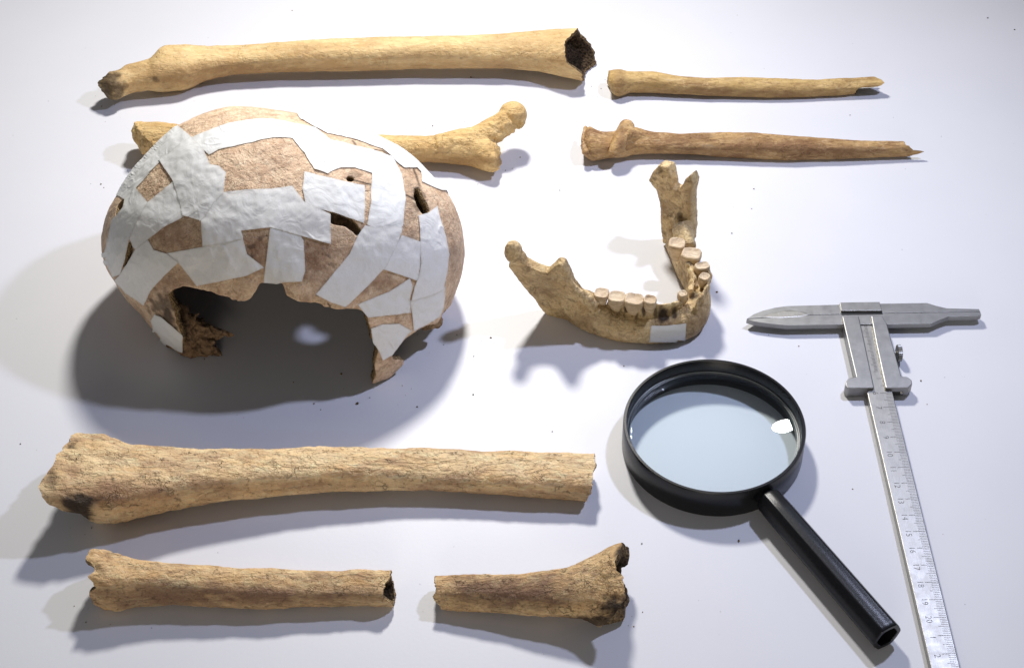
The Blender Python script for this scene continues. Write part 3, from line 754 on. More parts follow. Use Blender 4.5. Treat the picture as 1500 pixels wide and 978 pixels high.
# paper tape strips
tapes = [
 [(244, 174), (204, 200), (172, 234), (158, 276), (176, 289), (182, 292), (180, 304), (170, 316), (163, 322), (159, 345), (153, 372), (156, 386), (165, 406), (176, 402), (182, 385), (190, 348), (203, 320), (216, 297), (199, 275), (216, 256), (236, 234), (262, 218), (282, 202), (268, 190)],
 [(280, 202), (310, 189), (340, 180), (380, 174.5), (400, 174), (440, 182), (462, 187), (470, 200), (446, 224), (428, 203), (400, 203.7), (360, 210), (320, 219), (306, 227), (294, 216)],
 [(460, 185), (440, 174), (418, 148), (446, 142), (508, 152), (572, 170), (616, 194), (656, 226), (680, 256), (682, 284), (646, 279), (630, 272), (618, 266), (616, 252), (610, 246), (592, 246), (580, 238), (572, 228), (560, 218), (530, 208), (500, 200), (480, 196)],
 [(190, 350), (203, 320), (216, 296), (254, 265), (262, 290), (270, 318), (245, 330), (222, 347), (200, 366), (196, 362)],
 [(218, 351), (226, 366), (244, 371), (262, 384), (240, 405), (221, 426), (211, 447), (186, 430), (168, 411), (176, 402), (192, 378), (200, 365)],
 [(270, 316), (296, 324), (298, 361), (330, 356), (357, 349), (354, 338), (397, 333), (440, 345), (485, 358), (484, 314), (446, 296), (428, 273), (400, 276.5), (360, 278), (326, 282), (296, 292), (276, 300)],
 [(232, 233), (250, 223), (280, 201), (298, 219), (306, 236), (308, 241), (321, 243), (331, 253), (328, 284), (314, 298), (302, 318), (294, 325), (291, 309), (276, 318), (268, 316), (254, 266)],
 [(244, 371), (300, 361), (356, 348), (362, 372), (387, 392), (361, 404), (288, 419), (275, 401), (260, 384)],
 [(396, 332), (440, 344), (445, 352), (447, 396), (442, 412), (416, 413), (405, 416), (386, 414), (392, 365)],
 [(440, 182), (462, 187), (484, 205), (512, 212), (548, 220), (574, 230), (588, 254), (593, 290), (590, 331), (584, 337), (575, 333), (566, 331), (552, 336), (538, 329), (543, 300), (544, 270), (544, 254), (520, 246), (500, 245), (488, 250), (480, 255), (460, 248), (446, 224), (428, 203)],
 [(446, 252), (490, 263), (534, 272), (535, 300), (534, 327), (490, 312), (448, 302), (443, 276)],
 [(588, 344), (616, 354), (615, 385), (611, 411), (585, 402), (560, 394), (572, 372)],
 [(612, 316), (626, 312), (640, 302), (646, 326), (652, 346), (656, 372), (654, 395), (648, 424), (630, 432), (602, 441), (606, 420), (612, 405), (616, 385), (615, 350)],
 [(535, 330), (552, 334), (566, 330), (589, 334), (580, 362), (566, 390), (560, 396), (540, 418), (512, 444), (505, 449), (484, 442), (462, 430), (490, 398), (512, 372), (524, 345)],
 [(524, 446), (570, 428), (600, 407), (604, 420), (600, 440), (602, 458), (540, 466), (530, 453)],
 [(600, 440), (651, 419), (649, 450), (642, 464), (622, 476), (606, 485), (604, 460)],
 [(543, 481), (560, 475), (585, 474), (603, 484), (590, 500), (574, 520), (560, 527), (555, 514), (546, 501)],
 [(226, 460), (236, 464), (258, 482), (268, 490), (268, 517), (240, 501), (226, 484), (221, 470)],
]
tape_labels = {}
def tape_mesh(poly, surf, seed, lift, spacing=3.0, jag=.45, beam=None):
    pts = []
    n = len(poly)
    for i in range(n):
        a = np.array(poly[i], float); b = np.array(poly[(i + 1) % n], float)
        k = max(1, int(np.hypot(*(b - a)) / 2.4))
        for q in range(k): pts.append(a + (b - a) * q / k)
    pts = np.array(pts)
    z = np.stack([pts[:, 0], pts[:, 1], np.full(len(pts), seed * 3.3)], 1)
    pts[:, 0] += jag * fbm(z, .35, seed, 3); pts[:, 1] += jag * fbm(z, .35, seed + 40, 3)
    lo = pts.min(0); hi = pts.max(0)
    gx, gy = np.meshgrid(np.arange(lo[0], hi[0], spacing), np.arange(lo[1], hi[1], spacing))
    gx = gx.ravel() + rng.uniform(-.6, .6, gx.size); gy = gy.ravel() + rng.uniform(-.6, .6, gy.size)
    ins = in_poly(gx, gy, pts.tolist())
    dmin = np.array([np.min(np.hypot(pts[:, 0] - x, pts[:, 1] - y)) for x, y in zip(gx, gy)]) if len(gx) else np.zeros(0)
    ins &= dmin > 1.6
    allp = [Vector(p) for p in pts] + [Vector((x, y)) for x, y in zip(gx[ins], gy[ins])]
    nb = len(pts)
    vo, eo, fo, *_r = delaunay_2d_cdt(allp, [(i, (i + 1) % nb) for i in range(nb)], [], 1, 1e-4)
    P2 = np.array([tuple(v) for v in vo])
    fo = [tuple(f) for f in fo]
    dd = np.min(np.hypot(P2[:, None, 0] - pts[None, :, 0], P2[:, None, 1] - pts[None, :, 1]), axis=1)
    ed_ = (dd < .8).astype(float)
    if surf is skull_surf:
        phi, psi = skull_from_px(P2[:, 0], P2[:, 1])
        Dr = np.stack([np.cos(phi) * np.cos(psi), np.sin(phi) * np.cos(psi), np.sin(psi)], 1)
        for _l in range(2):
            ft = np.array(fo); e3 = np.sort(np.vstack([ft[:, [0, 1]], ft[:, [1, 2]], ft[:, [2, 0]]]), axis=1)
            ue_, inv = np.unique(e3, axis=0, return_inverse=True); inv = inv.ravel()
            md = Dr[ue_[:, 0]] + Dr[ue_[:, 1]]; md /= np.linalg.norm(md, axis=1)[:, None]
            k0 = len(Dr); nf = len(ft); ab = k0 + inv[:nf]; bc = k0 + inv[nf:2 * nf]; ca_ = k0 + inv[2 * nf:]
            both = (ed_[ue_[:, 0]] + ed_[ue_[:, 1]]) / 2
            Dr = np.vstack([Dr, md]); ed_ = np.concatenate([ed_, both])
            fo = np.vstack([np.stack([ft[:, 0], ab, ca_], 1), np.stack([ab, ft[:, 1], bc], 1), np.stack([ca_, bc, ft[:, 2]], 1), np.stack([ab, bc, ca_], 1)]).tolist()
        P, N = skull_eval(np.arctan2(Dr[:, 1], Dr[:, 0]), np.arcsin(np.clip(Dr[:, 2], -1, 1)))
    else:
        P, N = surf(P2[:, 0], P2[:, 1])
    an = seed * 1.37; dv_ = np.array([math.cos(an), .5 * math.sin(an), .8 * math.sin(an)]); dv_ /= np.linalg.norm(dv_)
    al_ = (P @ dv_)[:, None] * dv_; Q = al_ * .22 + (P - al_) * 1.0          # creases run along the strip's own direction
    Q = Q + .25 * np.stack([fbm(P, .8, seed + 5, 2)] * 3, 1)
    rid = np.abs(fbm(Q, .75, seed + 7, 2))
    wr = .020 * smoothstep(.10, .0, rid) * smoothstep(.0, .35, fbm(P, .45, seed + 8, 2)) + .010 * fbm(Q, 1.2, seed + 9, 2)
    P = P + N * (lift + wr + .045 * (1 - smoothstep(0, .35, N @ W)))[:, None]
    tm = np.zeros(len(P), bool) if beam is None else beam(P)
    Fo = []
    for f in fo:
        if tm[f[0]] or tm[f[1]] or tm[f[2]]: continue
        a, b, c_ = P[f[0]], P[f[1]], P[f[2]]
        if np.dot(np.cross(b - a, c_ - a), N[f[0]]) < 0: f = f[::-1]
        Fo.append(f)
    return P, Fo, ed_
def skull_surf(px, py):
    return skull_eval(*skull_from_px(px, py))
def skull_eval(phi, psi):
    P = skull_pt(phi, psi)
    e = 1e-3
    du = skull_pt(phi + e, psi) - P; dv = skull_pt(phi, psi + e) - P
    N = np.cross(du, dv); N /= np.maximum(np.linalg.norm(N, axis=1)[:, None], 1e-12)
    s = np.sign(np.sum(N * (P - SKC), axis=1)); N = N * s[:, None]
    D = P - SKC; D = D / np.linalg.norm(D, axis=1)[:, None]
    return P + D * (.035 * fbm(P, 1.8, 21, 2) + .012)[:, None], N
for k, poly in enumerate(tapes):
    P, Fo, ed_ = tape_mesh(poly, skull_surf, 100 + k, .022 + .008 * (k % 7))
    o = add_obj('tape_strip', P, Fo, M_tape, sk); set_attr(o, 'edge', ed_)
# broken inner bone at the open side
parts = []
def pz(x, y, z): return unproj(np.array(float(x)), np.array(float(y)), np.array(float(z)))
parts.append(tube([pz(232, 462, 2.0), pz(256, 470, 1.9), pz(286, 480, 1.6), pz(316, 486, 1.2), pz(344, 491, .9)], [.7, .75, .55, .34, .06], 16))
parts.append(tube([pz(250, 492, 1.0), pz(272, 502, .8), pz(298, 512, .45), pz(324, 519, .22)], [.65, .62, .42, .10], 16))
parts.append(tube([pz(240, 440, 2.9), pz(256, 452, 2.5), pz(270, 476, 1.8), pz(276, 500, 1.0)], [.45, .55, .6, .5], 16))
parts.append(ellipsoid(pz(262, 490, 1.4), (.85, .7, .7)))
parts.append(tube([pz(262, 470, 2.0), pz(280, 466, 2.2), pz(292, 458, 2.5)], [.35, .22, .05], 10))
parts.append(tube([pz(280, 492, 1.2), pz(300, 498, 1.0), pz(312, 500, .9)], [.4, .25, .06], 10))
V, N, Fc = fuse(parts, .06, 2)
V = V + N * (.26 * fbm(V, 1.3, 61, 3) + .12 * fbm(V, 4, 62, 3))[:, None]
V[:, 2] = np.maximum(V[:, 2], .004)
add_obj('broken_ear_bone', V, Fc, M_inner, sk)
# chip of bone at the lower rim behind the brow piece
parts = [tube([pz(622, 480, 1.6), pz(634, 474, 1.4), pz(647, 464, 1.7)], [.22, .30, .18], 12), ellipsoid(pz(640, 472, 1.4), (.3, .3, .35))]
V, N, Fc = fuse(parts, .05, 2); V = V + N * (.12 * fbm(V, 2.5, 63, 3))[:, None]
add_obj('rim_chip', V, Fc, M_inner, sk)

# ------------------------------------------------------------------ lower jaw
def sweep(path, hh, ht, zc, m=28, power=2.6, sub=5):
    path = np.array(path, float); t = np.arange(len(path)); tt = np.linspace(0, len(path) - 1, (len(path) - 1) * sub + 1)
    P = np.stack([np.interp(tt, t, path[:, k]) for k in range(2)], 1)
    H = np.interp(tt, t, hh); T_ = np.interp(tt, t, ht); Z = np.interp(tt, t, zc)
    for _ in range(6): P[1:-1] = (P[:-2] + 2 * P[1:-1] + P[2:]) / 4
    T = np.gradient(P, axis=0); T /= np.linalg.norm(T, axis=1)[:, None]
    a = np.linspace(0, 2 * math.pi, m, endpoint=False)
    cx = np.sign(np.cos(a)) * np.abs(np.cos(a)) ** (2 / power); cz = np.sign(np.sin(a)) * np.abs(np.sin(a)) ** (2 / power)
    R = []
    for i in range(len(P)):
        nrm = np.array([T[i, 1], -T[i, 0]])       # outward (right of travel)
        taper = np.where(cz > 0, 1 - .18 * cz, 1 + 0 * cz)
        R.append(np.stack([P[i, 0] + nrm[0] * cx * T_[i] * taper, P[i, 1] + nrm[1] * cx * T_[i] * taper, Z[i] + cz * H[i]], 1))
    return rings_to_mesh(R)
jp = [(2.5, 1.75), (3.7, .75), (4.8, .1), (5.9, -.32), (7.4, -.45), (8.7, -.42), (9.65, -.05), (10.25, .8), (10.4, 1.9), (10.15, 3.2), (9.75, 4.5), (9.4, 5.8), (9.1, 7.0)]
hh = [.75, 1.0, 1.05, .86, .74, .80, 1.0, 1.15, 1.1, 1.08, 1.05, .95, .8]
ht = [.30, .50, .60, .62, .58, .60, .66, .66, .60, .56, .55, .45, .34]
jz = [h - .02 for h in hh]; jz[0] = .95
body = sweep(jp, hh, ht, jz)
def pz_(x, y, z): return unproj(np.array(float(x)), np.array(float(y)), np.array(float(z)))
def plate(pxpoly, p0, n, thick):
    pts = np.array(pxpoly, float); P = unproj_plane(pts[:, 0], pts[:, 1], np.array(p0, float), np.array(n, float))
    n = np.array(n, float); n /= np.linalg.norm(n)
    m = len(P); V = np.vstack([P - n * thick, P + n * thick])
    Fc = [tuple(range(m))[::-1], tuple(range(m, 2 * m))] + [(i, (i + 1) % m, m + (i + 1) % m, m + i) for i in range(m)]
    return V, Fc
Gc = np.array([2.3, 1.6, .3]); Kc = unproj(np.array(752.), np.array(368.), np.array(5.0)); Cc = unproj(np.array(822.), np.array(384.), np.array(5.0))
nL = np.cross(Cc - Kc, Gc - Kc)
ramL = plate([(812, 464), (795, 448), (777, 424), (756, 398), (746, 384), (752, 370), (766, 374), (772, 383), (788, 391), (803, 396), (812, 388), (819, 382), (826, 384), (833, 394), (841, 414), (852, 427), (868, 433), (876, 450), (866, 478), (846, 482)], Kc, nL, .29)
condL = ellipsoid(unproj(np.array(752.), np.array(369.), np.array(5.0)), (.55, .40, .76), axes=[[.75, .60, .25], [-.6, .8, 0], [-.2, -.15, .97]])
ridgeL = tube([unproj(np.array(822.), np.array(392.), np.array(4.7)), unproj(np.array(840.), np.array(424.), np.array(3.2)), unproj(np.array(872.), np.array(446.), np.array(2.1))], [.12, .24, .40], 14)
KR = unproj(np.array(971.), np.array(250.), np.array(5.0)); CR = unproj(np.array(1016.), np.array(256.), np.array(5.8))
hv = CR - KR; hv[2] = 0; hv /= np.linalg.norm(hv); nR = np.array([hv[1], -hv[0], 0])
ramR = plate([(1020, 264), (1016, 251), (1009, 258), (1003, 268), (997, 275), (989, 272), (987, 252), (983, 241), (970, 238), (961, 247), (955, 261), (966, 274), (972, 292), (974, 335), (977, 352), (1016, 352), (1017, 327), (1016, 281)], KR, nR, .36)
condR = ellipsoid(unproj(np.array(973.), np.array(252.), np.array(5.0)), (.50, .42, .48))
def onR(x, y): return unproj_plane(np.array(float(x)), np.array(float(y)), KR, nR)
ridR = tube([onR(1000, 296), onR(998, 318), pz_(1000, 340, 2.3), pz_(1006, 364, 2.0)], [.22, .42, .62, .55], 16)
ridR2 = tube([unproj(np.array(981.), np.array(300.), np.array(3.0)), unproj(np.array(986.), np.array(340.), np.array(2.4)), unproj(np.array(994.), np.array(368.), np.array(1.9))], [.22, .34, .45], 14)
jparts = [body, ramL, condL, ridgeL, ramR, condR, ridR]
# inner (tongue side) walls of the sockets stand higher than the outer wall
lp = [(5.2, .35), (6.2, -.02), (7.4, -.12), (8.5, -.05), (9.2, .3)]
jparts.append(sweep(lp, [.65, .75, .8, .75, .5], [.17] * 5, [1.75, 1.65, 1.6, 1.6, 1.9]))
rp = [(9.75, .9), (9.95, 1.9), (9.75, 3.0), (9.4, 4.2)]
jparts.append(sweep(rp, [.4, .45, .45, .4], [.16] * 4, [2.15, 2.2, 2.15, 2.1]))
jparts.append(sweep([(9.9, -.15), (10.55, .75), (10.85, 1.8), (10.6, 3.0)], [.35, .45, .4, .3], [.13] * 4, [2.2, 2.45, 2.3, 2.15]))
V, N, Fc = fuse(jparts, .06, 7)
V = rough(V, N, 83, .06, .03, .8, 4)
px, py = proj(V)
edge = smoothstep(1.6, 2.2, V[:, 2]) * (px > 880) * (py > 370)
V = V + N * (edge * .14 * fbm(V, 3.4, 84, 3))[:, None]
V[:, 2] = np.maximum(V[:, 2], .003)
jw = empty('lower_jaw', (6.5, 2.0, 0), 'tan human lower jaw with worn teeth and a small tape patch on its chin', 'jaw bone')
o = add_obj('jaw_bone', V, Fc, M_jaw, jw)
gr = np.zeros(len(V)); st = np.zeros(len(V))
for (x, y, rx, ry, a) in [(972, 462, 12, 18, 1.0), (988, 458, 6, 14, .9), (943, 455, 4, 14, .9), (917, 450, 4, 12, .9), (893, 440, 3, 9, .8), (932, 462, 4, 10, .7), (960, 458, 5, 14, .8), (906, 452, 5, 10, .6), (1018, 434, 9, 9, .8), (1012, 384, 8, 5, .9), (1004, 412, 5, 14, .35), (996, 318, 5, 16, .6), (966, 250, 8, 8, .45), (958, 262, 5, 4, .5)]:  # blots along the tooth row paint the shade in sockets and gaps
    gr = np.maximum(gr, a * smoothstep(0, .6, 1 - np.hypot((px - x) / rx, (py - y) / ry) + .4 * fbm(V, 3.5, 85, 3)))
for (x, y, rx, ry, a) in [(850, 470, 50, 14, .6), (1025, 470, 25, 30, .7), (800, 420, 30, 30, .5), (1010, 290, 10, 40, .4)]:
    st = np.maximum(st, a * np.clip(1.2 - np.hypot((px - x) / rx, (py - y) / ry) + .4 * fbm(V, 1.5, 86, 3), 0, 1))
set_attr(o, 'grime_shade', gr); set_attr(o, 'stain', st)
bvh = BVHTree.FromPolygons([Vector(v) for v in V], [list(map(int, f)) for f in Fc])
def jaw_surf(px, py):
    P = []; Nn = []
    for x, y in zip(px, py):
        d = ray(np.array(x), np.array(y)); d = d / np.linalg.norm(d)
        loc, nor, i, dist = bvh.ray_cast(Vector(CAM), Vector(d))
        if loc is None:
            loc, nor, i, dist = bvh.find_nearest(Vector(unproj(np.array(x), np.array(y), np.array(.05))))
        if nor.dot(Vector(d)) > 0: nor = -nor
        P.append(tuple(loc)); Nn.append(tuple(nor))
    return np.array(P), np.array(Nn)
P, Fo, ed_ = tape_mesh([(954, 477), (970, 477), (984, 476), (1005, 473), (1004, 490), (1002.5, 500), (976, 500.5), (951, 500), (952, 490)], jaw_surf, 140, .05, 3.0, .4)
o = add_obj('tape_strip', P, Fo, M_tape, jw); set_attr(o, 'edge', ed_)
# teeth: crown with a flat worn top and tapering roots
def tooth(pxc, ztop, size, rot, root=1.4, roots=1, zb=None):
    c = unproj(np.array(float(pxc[0])), np.array(float(pxc[1])), np.array(ztop))
    a = np.linspace(0, 2 * math.pi, 28, endpoint=False); sup = 3.2
    cx = np.sign(np.cos(a)) * np.abs(np.cos(a)) ** (2 / sup); cy = np.sign(np.sin(a)) * np.abs(np.sin(a)) ** (2 / sup)
    sx, sy = size
    ca, sa = math.cos(rot), math.sin(rot)
    R = []
    for (k, dz) in [(.42, -.10), (.62, -.08), (.80, -.025), (.90, 0.0), (.985, -.05), (1.03, -.16), (1.02, -.3), (.95, -.45), (.80, -.58), (.66, -.78), (.50, -1.0), (.34, -1.25), (.14, -root)]:
        x = cx * sx * k; y = cy * sy * k
        p = np.stack([c[0] + x * ca - y * sa, c[1] + x * sa + y * ca, np.full(28, ztop + dz)], 1)
        R.append(p)
    V, Fc = rings_to_mesh(R)
    Fc = [f[::-1] for f in Fc]
    N = vert_normals(V, Fc)
    V = V + N * (.06 * fbm(V, 3.0, int(pxc[0]), 3))[:, None]
    mi = [1 if i < 28 * 3 else 0 for i in range(28 * 12)] + [1] * 28 + [0] * 28
    return add_obj('tooth', V, Fc, [M_enamel, M_dentine], jw, midx=mi)
aL = math.radians(-12)
tooth((881, 428), 2.75, (.40, .40), aL, 1.3)
tooth((903.5, 433), 2.78, (.46, .44), aL, 1.4)
tooth((929, 436.5), 2.78, (.52, .46), aL, 1.55)
tooth((952.5, 437.5), 2.80, (.34, .36), aL, 1.6)
tooth((1000, 429), 2.6, (.24, .24), math.radians(20), 1.4)
tooth((1032, 404), 3.05, (.30, .28), math.radians(60), 1.5)
tooth((1029, 388), 2.95, (.42, .30), math.radians(20), 1.4)
tooth((1013, 370), 2.85, (.54, .46), math.radians(-15), 1.3)
tooth((992, 355), 2.85, (.46, .42), math.radians(-10), 1.3)

# ------------------------------------------------------------------ magnifying glass
RC = unproj(np.array(1046.5), np.array(622.), np.array(1.7)); RC[2] = 0
RO = 4.66; RHT = 1.75
he = unproj(np.array(1300.), np.array(932.), np.array(.9)); hd = he - RC; hd[2] = 0; hl = np.linalg.norm(hd); hd /= hl
mg = empty('magnifying_glass', RC, 'round magnifying glass with black plastic rim and handle, lens facing up', 'magnifier')
prof = [(4.40, .05), (4.62, 0), (4.66, .06), (4.66, 1.0), (4.66, 1.68), (4.62, 1.75), (4.50, 1.75), (4.46, 1.70), (4.44, 1.02), (4.30, .98), (4.30, .62), (4.40, .60)]
a = np.linspace(0, 2 * math.pi, 160, endpoint=False)
def lathe(prof, c, closed=True):
    m = len(a); V = np.vstack([np.stack([c[0] + r * np.cos(a), c[1] + r * np.sin(a), np.full(m, c[2] + z)], 1) for r, z in prof]); Fc = []
    n = len(prof)
    for i in range(n if closed else n - 1):
        for j in range(m):
            Fc.append((i * m + j, i * m + (j + 1) % m, ((i + 1) % n) * m + (j + 1) % m, ((i + 1) % n) * m + j))
    return V, Fc
V, Fc = lathe(prof, RC); o = add_obj('rim', V, Fc, M_black, mg)
m = o.modifiers.new('es', 'EDGE_SPLIT'); m.split_angle = math.radians(40)
lens_r = 4.37; pr = []
RS = 14.6; RT_ = 160.0
for k in range(0, 25):
    r = lens_r * k / 24; pr.append((max(r, .001), 1.0 + math.sqrt(RT_ * RT_ - r * r) - math.sqrt(RT_ * RT_ - lens_r ** 2)))
for k in range(24, -1, -1):
    r = lens_r * k / 24; pr.append((max(r, .001), .92 - math.sqrt(RS * RS - r * r) + math.sqrt(RS * RS - lens_r ** 2)))
V, Fc = lathe(pr, RC, False)
m_ = len(a); low = np.arange(len(V)) >= 25 * m_
V[low, 2] -= .055 * (V[low, 1] - RC[1]) + .02
add_obj('lens', V, Fc, M_glass, mg)
M_edge = simple('lens_edge_glint', (.22, .24, .25), .25)
V, Fc = lathe([(4.36, 1.0), (4.40, 1.03), (4.45, 1.03), (4.45, 1.0)], RC); add_obj('retaining_ring', V, Fc, M_edge, mg)
# handle: octagonal bar with softened ridges, hollow end
def bar(c0, d, prof_pts, secs):
    side = np.array([-d[1], d[0], 0]); up = np.array([0, 0, 1.0]); R = []
    for s, k in secs:
        R.append(np.array([c0 + d * s + side * p[0] * k + up * p[1] * k for p in prof_pts]))
    return R
np_ = 80; oa = np.linspace(0, 2 * math.pi, np_, endpoint=False)
seg = math.pi / 3
rad = .86 * np.cos(seg / 2) / np.cos((oa % seg) - seg / 2)
rad = np.minimum(rad, .835) * (1 - .02 * np.cos(oa * 6))
pp = np.stack([np.cos(oa) * rad, np.sin(oa) * rad], 1)
h0 = RC + np.array([0, 0, .86])
L = np.linalg.norm((he - RC)[:2])
R = bar(h0, hd, pp, [(RO - .1, .62), (RO + .12, .64), (RO + .25, .86), (RO + .4, .92), (RO + 1.5, .95), (L - .3, 1.0), (L - .06, 1.0), (L, .95), (L, .74), (L - .03, .70), (L - .9, .66)])
V, Fc = rings_to_mesh(R); Fc = [f[::-1] for f in Fc] if False else Fc
o = add_obj('handle', V, Fc, M_black, mg)
m = o.modifiers.new('es', 'EDGE_SPLIT'); m.split_angle = math.radians(35)

# ------------------------------------------------------------------ caliper
ZT = .52
pa = unproj(np.array(1270.), np.array(573.), np.array(ZT)); pb = unproj(np.array(1364.), np.array(978.), np.array(ZT)); pc = unproj(np.array(1307.), np.array(572.), np.array(ZT))
ey = pb - pa; ey[2] = 0; ey /= np.linalg.norm(ey); ex = np.array([-ey[1], ey[0], 0])
if ex[0] < 0: ex = -ex
bw = float((pc - pa) @ ex)
tk = [unproj(np.array(x), np.array(y), np.array(ZT)) for x, y in [(1308., 619.), (1327., 706.), (1349., 800.), (1374., 903.5), (1388., 958.5)]]
s_ = np.array([float((t_ - pa) @ ey) for t_ in tk]); cm = np.array([8, 12, 16, 20, 22.])
fit = np.polyfit(cm, s_, 1); print('caliper cm scale', fit, 'beam width', bw, 's', s_)
k_cm = fit[0]; s0 = fit[1]             # s of the zero mark, cm per mark
O = pa + ey * s0; O[2] = 0             # zero of the scale on the left edge of the beam
cal = empty('caliper', O + ey * 5, 'worn steel sliding caliper with engraved centimetre scale, jaws closed', 'caliper')
def ext(poly, z0, z1):
    P = np.array(poly, float); m = len(P)
    V = np.vstack([np.column_stack([P, np.full(m, z0)]), np.column_stack([P, np.full(m, z1)])])
    area = sum(P[i][0] * P[(i + 1) % m][1] - P[(i + 1) % m][0] * P[i][1] for i in range(m))
    Fc = [tuple(range(m))[::-1], tuple(range(m, 2 * m))] + [(i, (i + 1) % m, m + (i + 1) % m, m + i) for i in range(m)]
    if area < 0: Fc = [f[::-1] for f in Fc]
    return V, Fc
def pxpoly(poly, z):
    P = unproj(np.array([p[0] for p in poly], float), np.array([p[1] for p in poly], float), np.full(len(poly), z)); return P[:, :2]
def bev(o, w=.0003, seg=2):
    m = o.modifiers.new('bevel', 'BEVEL'); m.width = w; m.segments = seg; m.limit_method = 'ANGLE'; m.angle_limit = math.radians(35)
    return o
def loc2(x, s): return (O + ex * x + ey * s)[:2]
smax = s0 * 0 + 27.0
beam = [loc2(0, .0), loc2(bw, .0), loc2(bw, smax), loc2(0, smax)]
V, Fc = ext(beam, .06, ZT); beam_o = o = bev(add_obj('beam', V, Fc, M_steel2, cal, smooth=False), .0004)
# head block and fixed jaw (far half)
zj = .60
V, Fc = ext(pxpoly([(1230, 442.7), (1288.5, 441.9), (1292, 454.7), (1232, 455)], .74), .05, .74); bev(add_obj('head_block', V, Fc, M_steel, cal, smooth=False))
fj = [(1094, 466.5), (1105, 459.5), (1118, 454.7), (1135, 450.5), (1152.7, 448), (1230, 446), (1291, 444.5), (1358, 443.5), (1371, 447.6), (1387, 451.3), (1434, 452.5), (1436, 456), (1293, 458.3), (1187, 460.8), (1140, 463.5)]
V, Fc = ext(pxpoly(fj, zj), .28, zj); bev(add_obj('fixed_jaw', V, Fc, M_steel, cal, smooth=False), .00015)
mj = [(1093.5, 467.2), (1140, 464.2), (1187, 461.4), (1293, 458.9), (1436, 456.6), (1437.5, 461), (1432, 462.6), (1390, 463.2), (1377, 468), (1364.7, 473.6), (1302, 474.7), (1233, 475), (1152.7, 476.3), (1125, 473.6), (1104, 470.6)]
V, Fc = ext(pxpoly(mj, zj), .28, zj); bev(add_obj('moving_jaw', V, Fc, M_steel, cal, smooth=False), .00015)
# ground hollow on the point
hol = [(1118, 464.5), (1130, 459), (1148, 454.5), (1176, 456), (1187, 460), (1176, 463.5), (1140, 465.5)]
V, Fc = ext(pxpoly(hol, zj), zj, zj + .012)
V[len(hol):, :2] = V[len(hol):, :2].mean(0) + (V[len(hol):, :2] - V[len(hol):, :2].mean(0)) * .8
add_obj('jaw_bevel', V, Fc, M_steel2, cal, smooth=False)
# dark slot between head and slider
V, Fc = ext(pxpoly([(1232, 455.4), (1292, 455.1), (1293, 460), (1233, 461)], .62), .3, .615); add_obj('slot', V, Fc, M_slot, cal, smooth=False)
# slider: two cheeks left and right of the open scale
zs = .74
lc = [(1233.5, 463), (1258, 462.6), (1261, 476), (1280.5, 567.5), (1242, 568), (1238.5, 564), (1238.5, 559), (1242, 554), (1254, 551)]
V, Fc = ext(pxpoly(lc, zs), .03, zs); bev(add_obj('slider_cheek', V, Fc, M_steel, cal, smooth=False), .0005)
cheek_o = None
rc = [(1276, 462.3), (1292, 462), (1299, 473), (1320.5, 550.7), (1329, 551.5), (1335.5, 556), (1336.5, 562), (1331, 567.5), (1297.5, 567.8), (1284, 505)]
V, Fc = ext(pxpoly(rc, zs), .14, zs); cheek_o = bev(add_obj('slider_cheek', V, Fc, M_steel, cal, smooth=False), .0005)
# knurled locking screw and roller
def disc(c, ax, r, h, n=48, knurl=0.0):
    ax = np.array(ax, float); ax /= np.linalg.norm(ax); s = np.cross(ax, [0, 0, 1.0]); s /= np.linalg.norm(s); u = np.cross(s, ax)
    b = np.linspace(0, 2 * math.pi, n, endpoint=False); rr = r * (1 + knurl * ((np.arange(n) % 2) * 2 - 1))
    R = [c + ax * t + (k * rr * np.cos(b))[:, None] * s + (k * rr * np.sin(b))[:, None] * u for t, k in [(-h / 2, .55), (-h / 2, .9), (-h * .4, 1), (h * .4, 1), (h / 2, .9), (h / 2, .5)]]
    return rings_to_mesh(R)
kc = pz(1317, 517, .50)
V, Fc = disc(kc, ex, .45, .24, 56, .03); scr = add_obj('locking_screw', V, Fc, M_steel, cal, smooth=False); scr.parent = cheek_o
V, Fc = disc(kc - ex * .3, ex, .11, .5, 20); add_obj('screw_stem', V, Fc, M_steel, cal).parent = cheek_o
rc_ = pz(1320, 574, .32); V, Fc = ellipsoid(rc_, (.17, .13, .15)); add_obj('roller', V, Fc, M_steel2, cal)
V, Fc = disc(pz(1313, 573, .3), ex, .2, .7, 24); add_obj('roller_pin', V, Fc, M_slot, cal)
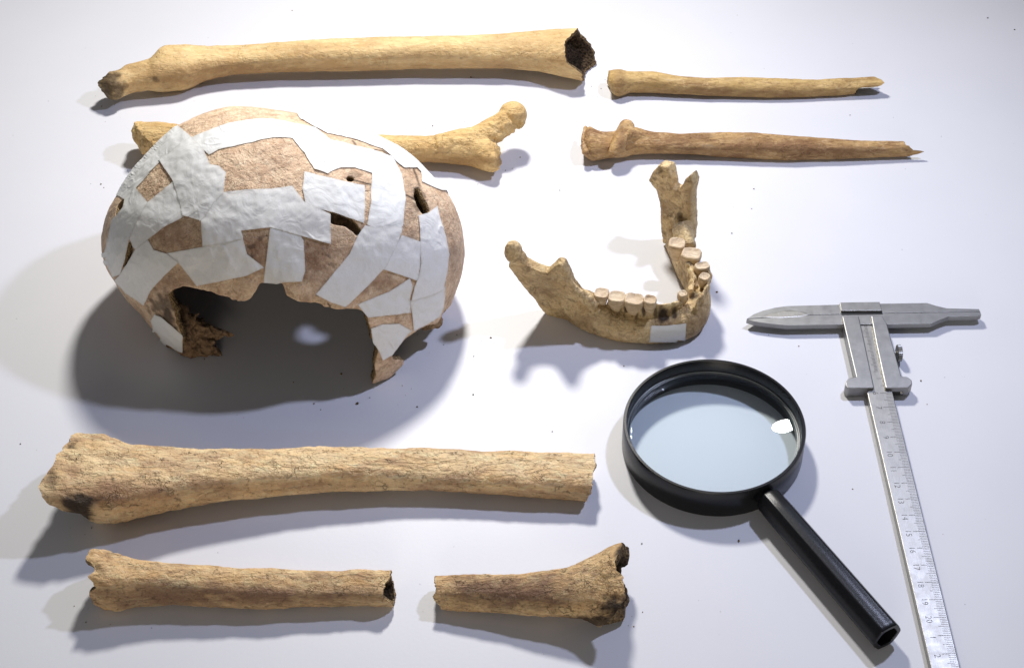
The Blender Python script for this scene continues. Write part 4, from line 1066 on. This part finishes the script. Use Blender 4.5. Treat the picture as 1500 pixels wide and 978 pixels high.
# scale: millimetre ticks (one joined print) and numerals
V = []; Fc = []; zt = ZT + .004
def tick(s, x0, x1, w, z=zt):
    n = len(V)
    for (x, q) in ((x0, s - w), (x1, s - w), (x1, s + w), (x0, s + w)):
        p = O + ex * x + ey * q; V.append((p[0], p[1], z))
    Fc.append((n, n + 1, n + 2, n + 3))
slope = 0
for mm in range(1, 262):
    s = k_cm * mm / 10
    ln = .62 if mm % 10 == 0 else (.48 if mm % 5 == 0 else .34)
    if s < 4.7:
        ln *= .62; x1_ = .30 + .33 + .02 ; x1_ = bw * .62
        tick(s, x1_ - ln * .75, x1_, .013)
    else:
        tick(s, bw - .06 - ln, bw - .06, (.012 if mm % 10 == 0 else .0085))
o = add_obj('scale_marks', np.array(V), Fc, M_mark, cal, smooth=False)
o['kind'] = 'stuff'; o.parent = beam_o
for num in range(6, 23):
    txt = str(num) if num <= 20 else str(num - 20)
    cu = bpy.data.curves.new('scale_numeral', 'FONT'); cu.body = txt; cu.size = .0043; cu.align_x = 'CENTER'; cu.align_y = 'CENTER'; cu.resolution_u = 3; cu.offset = -.00007
    o = bpy.data.objects.new('numeral_tmp', cu); scene.collection.objects.link(o)
    dg = bpy.context.evaluated_depsgraph_get(); me = bpy.data.meshes.new_from_object(o.evaluated_get(dg)); bpy.data.objects.remove(o)
    me.materials.clear(); me.materials.append(M_mark)
    p = O + ex * (bw * .31) + ey * (k_cm * num + (.02 if num < 10 else .10)); p[2] = zt
    o = bpy.data.objects.new('scale_numeral', me); scene.collection.objects.link(o); o.parent = beam_o
    o.location = Vector(p) * .01 - cal.location
    Mx = Matrix((Vector(ey), Vector(ex), Vector((0, 0, 1)))).transposed()
    o.rotation_euler = Mx.to_euler()

# ------------------------------------------------------------------ crumbs of soil on the table
V = []; Fc = []
def crumb(c, r):
    v, f = ellipsoid((c[0], c[1], r * .5), (r, r * random.uniform(.6, 1), r * .6), None, 3)
    v = v + np.array([[random.uniform(-.3, .3) * r for _ in range(3)] for _ in v]); v[:, 2] = np.maximum(v[:, 2], .002)
    n = len(V); V.extend(v.tolist()); Fc.extend([tuple(i + n for i in q) for q in f])
for (x, y, r) in [(428, 16, .05), (502, 186, .04), (634, 185, .045), (681, 179, .04), (690, 114, .06), (1104, 277, .05), (1101, 306, .04), (1245, 169, .035), (1447, 27, .06), (1486, 44, .05), (762, 231, .05), (1050, 428, .07), (460, 591, .05), (524, 591, .09), (650, 505, .04), (694, 522, .04), (693, 578, .05), (611, 596, .05), (719, 495, .06), (148, 270, .05), (152, 275, .03), (1072, 342, .05), (820, 279, .04), (914, 536, .05), (1082, 792, .07), (1249, 716, .04), (1349, 558, .05), (940, 796, .04), (809, 632, .04), (500, 548, .07), (470, 600, .04), (430, 560, .04), (1170, 507, .04), (1358, 592, .03), (728, 168, .03), (30, 650, .04)]:
    crumb(pz(x, y, 0), r)
for _ in range(110):
    crumb(pz(random.uniform(10, 1490), random.uniform(20, 960), 0), random.uniform(.008, .022))
for _ in range(60):
    bx, by = random.choice([(545, 575), (300, 525), (912, 905), (150, 770), (138, 890), (720, 256), (160, 150), (640, 490), (860, 120)])
    crumb(pz(random.gauss(bx, 24), random.gauss(by, 12), 0), random.uniform(.012, .04))
o = add_obj('soil_crumbs', np.array(V), Fc, M_spongy, smooth=False)
tag(o, 'tiny dark crumbs of soil scattered over the white table', 'crumbs', kind='stuff')
